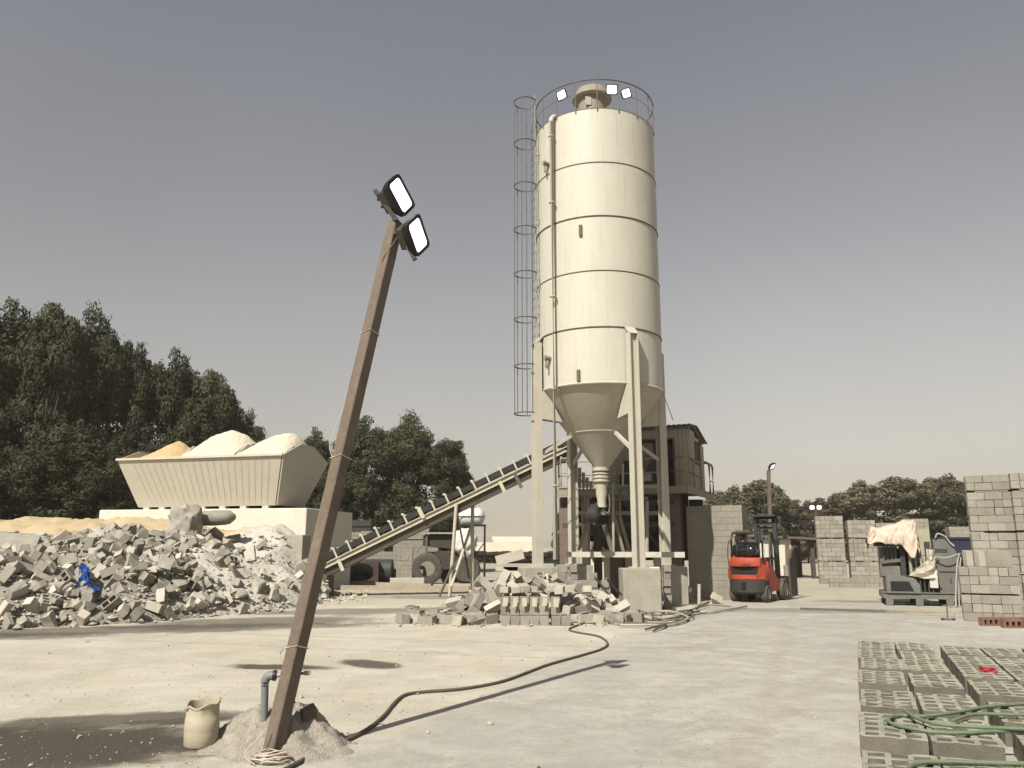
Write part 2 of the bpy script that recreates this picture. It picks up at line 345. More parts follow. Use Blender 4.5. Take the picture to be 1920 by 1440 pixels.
def ground_material():
    m = bpy.data.materials.new('dusty yard'); m.use_nodes = True
    nt = m.node_tree; L = nt.links.new; b = nt.nodes['Principled BSDF']
    b.inputs['Roughness'].default_value = .92; b.inputs['Specular IOR Level'].default_value = .15
    geo = nd(nt, 'ShaderNodeNewGeometry'); pos = geo.outputs['Position']
    def noise(sc, det=6, rg=.6, vec=None):
        n = nd(nt, 'ShaderNodeTexNoise'); n.inputs['Scale'].default_value = sc; n.inputs['Detail'].default_value = det
        n.inputs['Roughness'].default_value = rg; L(vec or pos, n.inputs['Vector']); return n.outputs['Fac']
    def ramp(src, a, b_, p0, p1):
        r = nd(nt, 'ShaderNodeValToRGB'); e = r.color_ramp.elements; e[0].position, e[1].position = p0, p1
        e[0].color, e[1].color = a, b_; L(src, r.inputs['Fac']); return r.outputs['Color']
    def mix(f, a, b_, mode='MIX'):
        x = nd(nt, 'ShaderNodeMix', data_type='RGBA', blend_type=mode)
        if isinstance(f, float): x.inputs[0].default_value = f
        else: L(f, x.inputs[0])
        for s, v in ((6, a), (7, b_)):
            if isinstance(v, tuple): x.inputs[s].default_value = v
            else: L(v, x.inputs[s])
        return x.outputs[2]
    def math_(op, a, b_=None, c=None):
        n = nd(nt, 'ShaderNodeMath', operation=op)
        for i, v in enumerate((a, b_, c)):
            if v is None: continue
            if isinstance(v, (int, float)): n.inputs[i].default_value = v
            else: L(v, n.inputs[i])
        return n.outputs[0]
    K, Wt = (0, 0, 0, 1), (1, 1, 1, 1)
    sep = nd(nt, 'ShaderNodeSeparateXYZ'); L(pos, sep.inputs[0])
    warp = math_('SUBTRACT', noise(.55, 6, .65), .5)
    warp2 = math_('SUBTRACT', noise(2.2, 6, .7), .5)
    # stretched noise: tyre and sweep marks running with the yard
    mp = nd(nt, 'ShaderNodeMapping'); mp.inputs['Rotation'].default_value = (0, 0, R(-12)); mp.inputs['Scale'].default_value = (.25, 1.7, 1)
    L(pos, mp.inputs['Vector']); tracks = noise(1.1, 8, .7, mp.outputs[0])
    sand = mix(ramp(noise(.35, 6), K, Wt, .35, .65), (0.368, 0.337, 0.271, 1), (0.427, 0.401, 0.341, 1))
    sand = mix(ramp(tracks, K, Wt, .5, .75), sand, (0.374, 0.317, 0.244, 1))
    sand = mix(math_('MULTIPLY', ramp(noise(.9, 9, .72), K, Wt, .44, .60), .75), sand, (.315, .30, .235, 1))
    sand = mix(math_('MULTIPLY', ramp(noise(28, 5, .7), Wt, K, .28, .45), .55), sand, (0.181, 0.157, 0.114, 1))
    conc = mix(ramp(noise(.45, 8, .65), K, Wt, .35, .68), (0.240, 0.227, 0.193, 1), (0.354, 0.337, 0.297, 1))
    conc = mix(math_('MULTIPLY', ramp(noise(1.3, 9, .75), K, Wt, .46, .62), .6), conc, (0.421, 0.404, 0.360, 1))
    conc = mix(math_('MULTIPLY', ramp(tracks, K, Wt, .52, .7), .45), conc, (0.200, 0.183, 0.150, 1))
    conc = mix(math_('MULTIPLY', ramp(noise(14, 8, .75), Wt, K, .3, .44), .35), conc, (0.147, 0.134, 0.107, 1))
    conc = mix(math_('MULTIPLY', ramp(noise(5.5, 9, .8), K, Wt, .47, .62), .55), conc, (.36, .345, .305, 1))
    conc = mix(math_('MULTIPLY', ramp(noise(22, 6, .8), Wt, K, .36, .46), .5), conc, (.15, .135, .11, 1))
    conc = mix(math_('MULTIPLY', ramp(noise(.22, 7, .7), K, Wt, .44, .62), .6), conc, (.235, .225, .195, 1))
    conc = mix(math_('MULTIPLY', ramp(noise(1.9, 9, .78), K, Wt, .52, .60), .4), conc, (.22, .21, .18, 1))
    # slab / sand boundary
    e = math_('SUBTRACT', sep.outputs['X'], math_('MULTIPLY_ADD', sep.outputs['Y'], .42, -4.69))
    e = math_('ADD', e, math_('MULTIPLY', warp, 2.6)); e = math_('ADD', e, math_('MULTIPLY', warp2, .7))
    mk = nd(nt, 'ShaderNodeMapRange'); mk.interpolation_type = 'SMOOTHSTEP'; mk.inputs['From Min'].default_value = -.25; mk.inputs['From Max'].default_value = .55
    L(e, mk.inputs['Value'])
    farmk = nd(nt, 'ShaderNodeMapRange'); farmk.inputs['From Min'].default_value = 24; farmk.inputs['From Max'].default_value = 30
    L(sep.outputs['Y'], farmk.inputs['Value'])
    c = mix(mk.outputs[0], sand, conc)
    far = mix(ramp(noise(.25, 6), K, Wt, .35, .65), (0.267, 0.240, 0.190, 1), (0.334, 0.303, 0.240, 1))
    c = mix(farmk.outputs[0], c, far)
    # tyre tracks, hairline cracks
    for (nx_, ny_, off) in ((.94, -.34, -.55), (.94, -.34, .95), (.86, -.51, -2.1), (.86, -.51, -.65), (.30, .95, 12.6), (.30, .95, 14.2)):
        dp = nd(nt, 'ShaderNodeVectorMath', operation='DOT_PRODUCT'); L(pos, dp.inputs[0]); dp.inputs[1].default_value = (nx_, ny_, 0)
        d = math_('ABSOLUTE', math_('ADD', math_('SUBTRACT', dp.outputs['Value'], off), math_('MULTIPLY', warp, .9)))
        tr = nd(nt, 'ShaderNodeMapRange'); tr.interpolation_type = 'SMOOTHSTEP'; tr.inputs['From Min'].default_value = .17; tr.inputs['From Max'].default_value = .09; tr.inputs['To Max'].default_value = .5; L(d, tr.inputs['Value'])
        c = mix(math_('MULTIPLY', tr.outputs[0], ramp(noise(5, 5, .7), K, Wt, .38, .62)), c, (0.240, 0.218, 0.178, 1))
    # dark patches, damp stains and painted shade (world-space ellipses with ragged rims): centre x,y, radii, turn, strength
    for (x, y, a, b_, t, s) in DARK_PATCHES:
        v = nd(nt, 'ShaderNodeVectorMath', operation='SUBTRACT'); L(pos, v.inputs[0]); v.inputs[1].default_value = (x, y, 0)
        r = nd(nt, 'ShaderNodeVectorRotate', rotation_type='Z_AXIS'); L(v.outputs[0], r.inputs['Vector']); r.inputs['Angle'].default_value = -R(t)
        q = nd(nt, 'ShaderNodeVectorMath', operation='MULTIPLY'); L(r.outputs[0], q.inputs[0]); q.inputs[1].default_value = (1 / a, 1 / b_, 0)
        ln = nd(nt, 'ShaderNodeVectorMath', operation='LENGTH'); L(q.outputs[0], ln.inputs[0])
        d = math_('ADD', ln.outputs['Value'], math_('MULTIPLY', warp, 1.1)); d = math_('ADD', d, math_('MULTIPLY', warp2, .55))
        mr = nd(nt, 'ShaderNodeMapRange'); mr.interpolation_type = 'SMOOTHSTEP'
        mr.inputs['From Min'].default_value = 1.25; mr.inputs['From Max'].default_value = .72; mr.inputs['To Max'].default_value = s
        L(d, mr.inputs['Value'])
        c = mix(mr.outputs[0], c, (0.057, 0.049, 0.038, 1))
    L(c, b.inputs['Base Color'])
    h = math_('ADD', math_('MULTIPLY', noise(7, 8, .7), .6), math_('MULTIPLY', noise(40, 5, .7), .35))
    bp = nd(nt, 'ShaderNodeBump'); bp.inputs['Distance'].default_value = .035
    st = nd(nt, 'ShaderNodeMapRange'); st.inputs['To Min'].default_value = .75; st.inputs['To Max'].default_value = .3; L(mk.outputs[0], st.inputs['Value'])
    L(st.outputs[0], bp.inputs['Strength']); L(h, bp.inputs['Height']); L(bp.outputs['Normal'], b.inputs['Normal'])
    return m
def gp(px, py): v = G(px, py); return v.x, v.y
DARK_PATCHES = []
def dark_patch(px, py, a, b, t, s): x, y = gp(px, py); DARK_PATCHES.append((x, y, a, b, t, s))
dark_patch(520, 1251, .78, .27, -10, .95); dark_patch(697, 1246, .56, .30, -38, .9)
dark_patch(40, 1400, 1.9, .72, 8, .97); dark_patch(200, 1352, 1.3, .36, 14, .85); dark_patch(-150, 1420, 2.4, 1.1, 6, .95); dark_patch(320, 1352, .5, .12, 14, .6)  # dark ragged patches in the lower left corner
dark_patch(180, 1182, 6.0, .9, 14, .72); dark_patch(480, 1166, 2.6, 1.3, 28, .7); dark_patch(680, 1146, 3.0, 1.0, 15, .6); dark_patch(-200, 1195, 4, .8, 5, .7)
dark_patch(1550, 1145, 3.4, .8, -6, .42); dark_patch(1640, 1128, 2.0, .5, -8, .5); dark_patch(840, 1120, 2.5, 1.0, 0, .45); dark_patch(700, 1090, 5.5, 1.6, 0, .55); dark_patch(660, 1098, 3, .5, 0, .6)  # the last two paint shade onto the ground behind the conveyor
g = kind(mb.build('ground', ground_material(), smooth=0), 'structure')
for p in g.data.polygons: p.use_smooth = True

# loose pebbles and crumbs on the yard: nobody could count them
def stones(name, m, pts, szs, seed=1, parent=None):
    r = np.random.default_rng(seed); ico = [(0, 0, 1), (.9, 0, .1), (.25, .85, -.05), (-.75, .5, .1), (-.7, -.55, -.1), (.3, -.85, .1), (0, 0, -.8)]
    fc = [(0, 1, 2), (0, 2, 3), (0, 3, 4), (0, 4, 5), (0, 5, 1), (6, 2, 1), (6, 3, 2), (6, 4, 3), (6, 5, 4), (6, 1, 5)]
    b = MB(); V, F = [], []
    for p, s in zip(pts, szs):
        M3 = Matrix.Rotation(r.uniform(0, 6.28), 3, 'Z') @ Matrix.Rotation(r.uniform(-.6, .6), 3, 'X')
        k = Vector((r.uniform(.7, 1.3), r.uniform(.7, 1.2), r.uniform(.45, .9))) * s; o = len(V)
        V += [Vector(p) + M3 @ Vector((a[0] * k.x * r.uniform(.8, 1.2), a[1] * k.y * r.uniform(.8, 1.2), a[2] * k.z)) for a in ico]
        F += [tuple(i + o for i in f) for f in fc]
    b.v, b.f = V, F
    return b.build(name, m, parent, smooth=0)
pts, szs = [], []
while len(pts) < 3800:
    y = 6 + 16 * rng.random() ** 1.4; x = rng.uniform(-.75, .75) * y
    e = slab_edge(y) - x
    if (e < 0 and rng.random() < .86) or (e > 0 and rng.random() < .2): continue
    s = .004 + .011 * rng.random() ** 3 + (.02 if rng.random() < .012 else 0)
    pts.append((x, y, ground_z(x, y) + s * .3)); szs.append(s)
o = kind(tag(stones('gravel', 'pebble', pts, szs), 'small pale pebbles and crumbs strewn over the dusty yard', 'gravel'), 'stuff')

# ================================================================ the rubble mound, left
FOOT = [(-30, 14.6), (-22, 15.4), (-16, 16.2), (-10.8, 17.4), (-8.2, 19.2), (-6.4, 22.3), (-5.7, 25), (-6.4, 28.6), (-7.6, 31.0)]
POLY = FOOT + [(-7.6, 37), (-30, 37)]
def seg_d(px, py, a, b):
    vx, vy = b[0] - a[0], b[1] - a[1]; t = max(0, min(1, ((px - a[0]) * vx + (py - a[1]) * vy) / (vx * vx + vy * vy)))
    return math.hypot(px - a[0] - t * vx, py - a[1] - t * vy)
def inside(x, y, poly=POLY):
    c = False; j = len(poly) - 1
    for i in range(len(poly)):
        (xi, yi), (xj, yj) = poly[i], poly[j]
        if (yi > y) != (yj > y) and x < (xj - xi) * (y - yi) / (yj - yi) + xi: c = not c
        j = i
    return c
def sst(a, b, x): t = max(0, min(1, (x - a) / (b - a))); return t * t * (3 - 2 * t)
def mound_z(x, y):
    d = min(seg_d(x, y, FOOT[i], FOOT[i + 1]) for i in range(len(FOOT) - 1))
    if not inside(x, y): return -.25 - .1 * d
    z = 1.95 * (1 - math.exp(-d * .36)) / (1 - math.exp(-2.2)) if d < 6.1 else 1.95
    z = min(z, 1.95)
    rough = min(d / 1.0, 1)
    z += rough * (fbm(x, y, .5, 5, 3.) * .28 + fbm(x, y, 1.6, 4, 7.) * .14 + fbm(x, y, 5, 3, 1.) * .05)
    z += .75 * sst(26.6, 30.2, y) + 1.0 * math.exp(-((x + 8.2) ** 2 / 2.4 + (y - 29.4) ** 2 / 6))
    return z - .03
mb = MB()
mx = np.arange(-30, -5, .16); my = np.arange(14, 37.2, .16)
idx = {}
for j, y in enumerate(my):
    for i, x in enumerate(mx):
        z = mound_z(x, y)
        if z > -.6: idx[(i, j)] = len(mb.v); mb.v.append(Vector((x, y, max(z, -.3))))
for j in range(len(my) - 1):
    for i in range(len(mx) - 1):
        k = [(i, j), (i + 1, j), (i + 1, j + 1), (i, j + 1)]
        if all(q in idx for q in k): mb.f.append(tuple(idx[q] for q in k))
def mound_material():
    m = mat('rubble dust', (.36, .335, .275), var=.3, scale=1.2, bump=.9, bscale=9, dist=.08)
    nt = m.node_tree; L = nt.links.new; b = nt.nodes['Principled BSDF']
    src = b.inputs['Base Color'].links[0].from_socket
    geo = nd(nt, 'ShaderNodeNewGeometry'); sep = nd(nt, 'ShaderNodeSeparateXYZ'); L(geo.outputs['Position'], sep.inputs[0])
    nz = nd(nt, 'ShaderNodeTexNoise'); nz.inputs['Scale'].default_value = .9; nz.inputs['Detail'].default_value = 8; nz.inputs['Roughness'].default_value = .7; L(geo.outputs['Position'], nz.inputs['Vector'])
    def mixc(f, a, col):
        col = tuple(v * KALB for v in col[:3]) + (1,)
        x = nd(nt, 'ShaderNodeMix', data_type='RGBA'); L(f, x.inputs[0]); L(a, x.inputs[6]); x.inputs[7].default_value = col; return x.outputs[2]
    # orange sand bank at the back
    a = nd(nt, 'ShaderNodeMath', operation='MULTIPLY_ADD'); L(nz.outputs['Fac'], a.inputs[0]); a.inputs[1].default_value = 2.; L(sep.outputs['Y'], a.inputs[2])
    r = nd(nt, 'ShaderNodeMapRange'); r.inputs['From Min'].default_value = 28.0; r.inputs['From Max'].default_value = 28.8; L(a.outputs[0], r.inputs['Value'])
    c = mixc(r.outputs[0], src, (.60, .47, .29, 1))
    # pale cement spill at the right end
    v = nd(nt, 'ShaderNodeVectorMath', operation='SUBTRACT'); L(geo.outputs['Position'], v.inputs[0]); v.inputs[1].default_value = (-7.5, 26.0, 0)
    q = nd(nt, 'ShaderNodeVectorMath', operation='MULTIPLY'); L(v.outputs[0], q.inputs[0]); q.inputs[1].default_value = (1 / 2.9, 1 / 5.6, 0)
    ln = nd(nt, 'ShaderNodeVectorMath', operation='LENGTH'); L(q.outputs[0], ln.inputs[0])
    a2 = nd(nt, 'ShaderNodeMath', operation='MULTIPLY_ADD'); L(nz.outputs['Fac'], a2.inputs[0]); a2.inputs[1].default_value = 1.1; L(ln.outputs['Value'], a2.inputs[2])
    r2 = nd(nt, 'ShaderNodeMapRange'); r2.inputs['From Min'].default_value = 1.62; r2.inputs['From Max'].default_value = 1.35; L(a2.outputs[0], r2.inputs['Value'])
    c = mixc(r2.outputs[0], c, (.66, .625, .53, 1))
    L(c, b.inputs['Base Color']); return m
mo = kind(mb.build('mound', mound_material(), smooth=0), 'structure')
for p in mo.data.polygons: p.use_smooth = True

# ---------------------------------------------------------------- block and chunk meshes
def cellblock(L_, W_, H_, nx_, ny_, web, shell, floor=0., jit=.0):
    """block with rectangular cores open at the top (z): returns MB"""
    def cuts(T, n):
        c = (T - 2 * shell - (n - 1) * web) / n; a = [-T / 2, -T / 2 + shell]
        for k in range(n):
            a.append(a[-1] + c)
            if k < n - 1: a.append(a[-1] + web)
        a.append(T / 2); return a
    X, Y = cuts(L_, nx_), cuts(W_, ny_)
    hole = lambda i, j: (i % 2 == 1 and 0 < i < len(X) - 2) and (j % 2 == 1 and 0 < j < len(Y) - 2)
    b = MB(); nxX, nyY = len(X), len(Y)
    V = {}
    def vid(i, j, z):
        k = (i, j, z)
        if k not in V: V[k] = len(b.v); b.v.append(Vector((X[i] + rng.uniform(-jit, jit), Y[j] + rng.uniform(-jit, jit), z + (rng.uniform(-jit, jit) if z > 0 else 0))))
        return V[k]
    for i in range(nxX - 1):
        for j in range(nyY - 1):
            if hole(i, j):
                b.f.append((vid(i, j, floor), vid(i + 1, j, floor), vid(i + 1, j + 1, floor), vid(i, j + 1, floor)))
                for (p, q) in (((i, j), (i + 1, j)), ((i + 1, j), (i + 1, j + 1)), ((i + 1, j + 1), (i, j + 1)), ((i, j + 1), (i, j))):
                    b.f.append((vid(*p, floor), vid(*q, floor), vid(*q, H_), vid(*p, H_)))
            else:
                b.f.append((vid(i, j, H_), vid(i + 1, j, H_), vid(i + 1, j + 1, H_), vid(i, j + 1, H_)))
    for i in range(nxX - 1):
        for j in (0, nyY - 1): b.f.append((vid(i, j, 0), vid(i + 1, j, 0), vid(i + 1, j, H_), vid(i, j, H_)))
    for j in range(nyY - 1):
        for i in (0, nxX - 1): b.f.append((vid(i, j, 0), vid(i, j + 1, 0), vid(i, j + 1, H_), vid(i, j, H_)))
    b.f.append((vid(0, 0, 0), vid(0, nyY - 1, 0), vid(nxX - 1, nyY - 1, 0), vid(nxX - 1, 0, 0)))
    return b
def to_mesh(b, name, m, smooth=0):
    me = bpy.data.meshes.new(name); me.from_pydata([tuple(v) for v in b.v], [], b.f)
    bm = bmesh.new(); bm.from_mesh(me); bmesh.ops.recalc_face_normals(bm, faces=bm.faces); bm.to_mesh(me); bm.free()
    me.materials.append(MT[m])
    if m == 'block_side':
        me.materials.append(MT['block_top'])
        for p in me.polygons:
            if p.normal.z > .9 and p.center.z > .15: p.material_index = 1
    return me
def chunk_mesh(name, d, cuts, seed, m='chunk', jit=.012):
    r = random.Random(seed); bm = bmesh.new(); bmesh.ops.create_cube(bm, size=1)
    for v in bm.verts: v.co = Vector((v.co.x * d[0], v.co.y * d[1], v.co.z * d[2]))
    for k in range(cuts):
        n = Vector((r.uniform(-1, 1), r.uniform(-1, 1), r.uniform(-.7, .7))).normalized()
        ext = abs(n.x) * d[0] / 2 + abs(n.y) * d[1] / 2 + abs(n.z) * d[2] / 2
        res = bmesh.ops.bisect_plane(bm, geom=bm.verts[:] + bm.edges[:] + bm.faces[:], plane_co=n * ext * r.uniform(.15, .6), plane_no=n, clear_outer=True)
        ed = [e for e in res['geom_cut'] if isinstance(e, bmesh.types.BMEdge)]
        f = bmesh.ops.contextual_create(bm, geom=ed)
    bmesh.ops.triangulate(bm, faces=bm.faces[:])
    bmesh.ops.subdivide_edges(bm, edges=bm.edges[:], cuts=1)
    for v in bm.verts: v.co += Vector((r.uniform(-1, 1), r.uniform(-1, 1), r.uniform(-1, 1))) * jit
    bmesh.ops.recalc_face_normals(bm, faces=bm.faces)
    me = bpy.data.meshes.new(name); bm.to_mesh(me); bm.free(); me.materials.append(MT[m]); return me
def box_mesh(name, d, m, jit=.004, seed=0):
    r = random.Random(seed); bm = bmesh.new(); bmesh.ops.create_cube(bm, size=1)
    for v in bm.verts: v.co = Vector((v.co.x * d[0], v.co.y * d[1], v.co.z * d[2])) 
    bmesh.ops.bevel(bm, geom=bm.edges[:], offset=.008, segments=1, affect='EDGES')
    for v in bm.verts: v.co += Vector((r.uniform(-1, 1), r.uniform(-1, 1), r.uniform(-1, 1))) * jit
    me = bpy.data.meshes.new(name); bm.to_mesh(me); bm.free(); me.materials.append(MT[m]); return me
def centred(b, h):
    for v in b.v: v.z -= h / 2
    return b
HOL = [to_mesh(centred(cellblock(.4, .2, .2, 2, 1, .035, .035, .02, .004), .2), 'hollow block', 'block'),
       to_mesh(centred(cellblock(.4, .2, .2, 3, 1, .03, .03, .02, .004), .2), 'hollow block', 'block_pale')]
SOL = [box_mesh('solid block', (.4, .2, .2), 'block', seed=1), box_mesh('solid block', (.4, .2, .15), 'block_pale', seed=2), box_mesh('solid block', (.4, .1, .2), 'block', seed=3)]
CHK = [chunk_mesh('chunk', (.42, .3, .22), 3, k) for k in range(5)] + [chunk_mesh('chunk', (.3, .2, .2), 2, 20 + k) for k in range(4)]
SHD = [chunk_mesh('shard', (.5, .36, .1), 3, 40 + k, 'block_pale') for k in range(3)]
def inst(name, me, loc, rot, label, cat, group, s=1.):
    o = bpy.data.objects.new(name, me); COL.objects.link(o); o.location = loc; o.rotation_euler = rot; o.scale = (s, s, s)
    return tag(o, label, cat, group)
def mound_n(x, y):
    e = .25; return Vector((mound_z(x - e, y) - mound_z(x + e, y), mound_z(x, y - e) - mound_z(x, y + e), 2 * e)).normalized()
KINDS_R = [('broken_block', CHK, 'jagged broken piece of grey concrete block on the rubble heap', 'broken block', 'broken block pieces on the rubble heap', .56),
           ('hollow_block', HOL, 'whole hollow block with open cores tumbled on the rubble heap', 'concrete block', 'hollow blocks on the rubble heap', .16),
           ('solid_block', SOL, 'plain unbroken grey block tumbled on the rubble heap', 'concrete block', 'plain blocks on the rubble heap', .16),
           ('concrete_shard', SHD, 'flat pale concrete shard lying on the rubble heap', 'concrete shard', 'flat shards on the rubble heap', .12)]
n = 0; placed = []
while n < 470:
    px = rng.uniform(-60, 590); 
    x = rng.uniform(-13.2, -5.4); y = rng.uniform(16.6, 27.6)
    if not inside(x, y) or x < -.72 * y - .3: continue
    d = min(seg_d(x, y, FOOT[i], FOOT[i + 1]) for i in range(len(FOOT) - 1))
    if ((x + 7.5) / 2.15) ** 2 + ((y - 26.0) / 4.6) ** 2 < 1 and rng.random() < .94: continue
    if d > 4.6 and rng.random() < .35: continue
    if any((x - a) ** 2 + (y - b) ** 2 < .035 for a, b in placed): continue
    placed.append((x, y))
    q = rng.random(); acc = 0
    for K_ in KINDS_R:
        acc += K_[5]
        if q < acc: break
    z = mound_z(x, y); s = (.38 + 1.1 * rng.random() ** 1.8) if K_[0] in ('broken_block', 'concrete_shard') else 1.
    inst(K_[0], rng.choice(K_[1]), (x, y, max(z, 0) + .05 + rng.uniform(0, .13)), (rng.uniform(-1.3, 1.3), rng.uniform(-1.1, 1.1), rng.uniform(0, 6.28)), K_[2], K_[3], K_[4], s)
    n += 1
# small shards between them
pts, szs = [], []
while len(pts) < 8500:
    x = rng.uniform(-14.5, -5.0); y = rng.uniform(16.2, 28.5)
    if x < -.75 * y: continue
    ins = inside(x, y)
    if not ins and (rng.random() > .05 or y > 27 or min(seg_d(x, y, FOOT[i], FOOT[i + 1]) for i in range(len(FOOT) - 1)) > .5): continue
    s = .018 + .10 * rng.random() ** 2.6
    cem = ((x + 7.7) / 2.0) ** 2 + ((y - 26.4) / 4.2) ** 2 < 1
    if cem and rng.random() < .75: continue
    pts.append((x, y, (mound_z(x, y) if ins else ground_z(x, y)) + s * .35)); szs.append(s)
kind(tag(stones('rubble_debris', 'chunk', pts, szs, 5), 'small shards and crumbs of concrete between the broken blocks', 'rubble'), 'stuff')

def lump(name, m, c, d, seed, amp=.16, sub=4, rot=None, fr=1.6):
    bm = bmesh.new(); bmesh.ops.create_icosphere(bm, subdivisions=sub, radius=1)
    M3 = rot or Matrix.Identity(3)
    for v in bm.verts:
        n_ = v.co.normalized(); k = 1 + amp * mnoise.fractal(n_ * fr + Vector((seed * 3.1, 0, 0)), .9, 2., 5)
        q = Vector((abs(n_.x) ** .8 * math.copysign(1, n_.x), abs(n_.y) ** .8 * math.copysign(1, n_.y), abs(n_.z) ** .8 * math.copysign(1, n_.z)))
        v.co = M3 @ Vector((q.x * d[0] * k, q.y * d[1] * k, q.z * d[2] * k))
    b = MB(); b.v = [Vector(c) + v.co for v in bm.verts]; b.f = [tuple(x.index for x in f.verts) for f in bm.faces]; bm.free()
    return b.build(name, m, smooth=60)
p = P(345, 988, 26.5)
tag(lump('boulder', 'chunk', p, (.55, .45, .62), 1, .42, 4, fr=1.7), 'big rough grey concrete boulder topping the rubble heap', 'boulder')
p = P(405, 973, 27.2)
b = MB(); rings = []
for k in range(9):
    t = k / 8; rr = .30 * (1 - .25 * abs(2 * t - 1) ** 3) * (.5 if k in (0, 8) else 1)
    rings.append([p + Vector((-.72 + 1.35 * t + .03 * fbm(k, a, 1), math.cos(a / 14 * 2 * PI) * rr * (1 + .1 * fbm(k, a, .6)), .06 * t + math.sin(a / 14 * 2 * PI) * rr * .85 * (1 + .1 * fbm(a, k, .6)))) for a in range(14)])
b.loft(rings)
tag(b.build('concrete_lump', 'chunk', smooth=50), 'long rounded concrete lump lying beside the boulder on the heap', 'concrete lump')
# upright slab / post at the end of the heap
b = MB(); q = P(556, 1003, 28.2); b.box((q.x, 28.4, q.z / 2), (.72, .5, q.z), R(-20))
tag(b.build('concrete_pillar', 'pedestal', bevel=.015), 'square grey concrete pillar standing at the right end of the rubble heap', 'pillar')
# odd pieces on the heap
p = P(8, 1036, 20.6); o = inst('concrete_slab', chunk_mesh('slab', (1.3, 1.1, .16), 1, 91, 'chunk', .015), (p.x, p.y, p.z), (1.0, .12, .35), 'large flat concrete slab tilted on the rubble at the left edge', 'slab', None)
p = P(268, 1072, 20.4); tag(lump('plaster_sack', 'cement', (p.x, p.y, mound_z(p.x, p.y) + .14), (.34, .22, .14), 12, .6, 4), 'torn pale sack of hardened cement on the rubble heap', 'sack')
p = P(505, 1108, 23.2); tag(lump('cement_lump', 'cement', (p.x, p.y, mound_z(p.x, p.y) + .1), (.2, .18, .16), 14, .4, 3), 'rounded pale cement lump at the foot of the powder slope', 'cement lump')
# blue plastic
q = P(160, 1088, 19.3)
def tarp_fn(u, v):
    x = q.x - .40 + .85 * u; y = q.y + .42 - .85 * u + .22 * (v - .5)
    w = (.30 + .12 * math.sin(u * 7)) * (v - .5)
    cr = .10 * fbm(u * 4, v * 5, 1.3, 4, 4.) + .05 * abs(fbm(u * 9, v * 4, 1, 3, 8.))
    return Vector((x + w * .8, y - .25 * (v - .5) - cr, mound_z(x, y) + .24 + cr + .22 * (v - .5) * (1 - .3 * u)))
b = MB(); b.grid(tarp_fn, 60, 30)
tp = tag(b.build('plastic_sheet', 'tarp', smooth=20), 'crumpled bright blue plastic sheet caught among the broken blocks', 'plastic sheet')
tp.modifiers.new('thick', 'SOLIDIFY').thickness = .006
# ================================================================ aggregate bin on its white plinth
BT = R(-15)                                             # turned so that its right end comes forward
bu = Vector((math.cos(BT), math.sin(BT), 0)); bw = Vector((-math.sin(BT), math.cos(BT), 0))      # along the front, and back
BF = Vector((-8.95, 31.0, 0))                           # front right top corner (plan)
LB, WB, ZB0, ZB1 = 7.6, 3.6, 3.3, 5.2
def B3(a, w, z): return BF - bu * a + bw * w + Vector((0, 0, z))
pw0, pw1 = P(187, 953, 33.2), P(575, 955, 31.4)
b = MB(); pu = (pw1 - pw0); pu.z = 0; pun = pu.normalized(); pn = Vector((-pun.y, pun.x, 0))
pts4 = [Vector((pw0.x, pw0.y, -.2)), Vector((pw1.x, pw1.y, -.2)), Vector((pw1.x, pw1.y, -.2)) + pn * 4.6, Vector((pw0.x, pw0.y, -.2)) + pn * 4.6]
ZP = 3.18
b.prism(pts4, (0, 0, 0), (0, 0, ZP + .2))
tag(b.build('retaining_plinth', 'plinth', bevel=.03), 'cream white plastered plinth wall carrying the sand bin', 'plinth')
root = thing('aggregate_bin', 'cream flared steel bin with peaked dividers, heaped with sand on the plinth', 'sand bin', B3(LB / 2, WB / 2, ZP))
IN, IE = .75, .62                                       # how far the foot is drawn in
def shell(th):                                          # outline at top and foot
    t = [B3(-0 + th, th, ZB1), B3(LB - th, th, ZB1), B3(LB - th, WB - th, ZB1), B3(th, WB - th, ZB1)]
    f = [B3(IE + th, IN + th, ZB0), B3(LB - IE - th, IN + th, ZB0), B3(LB - IE - th, WB - IN - th, ZB0), B3(IE + th, WB - IN - th, ZB0)]
    return t, f
t, f = shell(0); t2, f2 = shell(.06)
b = MB(); b.loft([f, t, t2, f2], caps=False); b.add(f2, [(0, 1, 2, 3)]); b.add(f, [(3, 2, 1, 0)])
b.build('hopper_shell', 'bin', root, smooth=20)
def gable(a, a_foot, nm):
    b = MB(); w0, w1 = .0, WB
    po = [B3(a_foot, IN, ZB0 + .02), B3(a, w0, ZB1 + .02), B3(a, WB * .36, ZB1 + .58), B3(a, WB * .64, ZB1 + .58), B3(a, w1, ZB1 + .02), B3(a_foot, WB - IN, ZB0 + .02)]
    b.prism(po, (0, 0, 0), bu * .05); b.build(nm, 'bin', root, smooth=20)
gable(-.055, IE - .055, 'end_plate')
b = MB(); b.prism([B3(LB, 0, ZB1), B3(LB, WB * .36, ZB1 + .5), B3(LB, WB * .64, ZB1 + .5), B3(LB, WB, ZB1)], (0, 0, 0), -bu * .05); b.build('end_plate', 'bin', root, smooth=0)
for a in (LB * .30, LB * .635):
    b = MB(); b.prism([B3(a, .82, ZB0 + .3), B3(a, .09, ZB1 - .06), B3(a, WB * .30, ZB1 + .62), B3(a, WB * .42, ZB1 + .62), B3(a, WB * .5, ZB1 - .3), B3(a, WB * .5, ZB0 + .3)], (0, 0, 0), bu * .05)
    b.build('divider', 'bin', root, smooth=0)
b = MB(); b.bar(B3(-.06, -.03, ZB1 + .02), B3(LB + .02, -.03, ZB1 + .02), .07, .09, (0, 0, 1)); b.build('top_rim', 'bin', root, smooth=0)
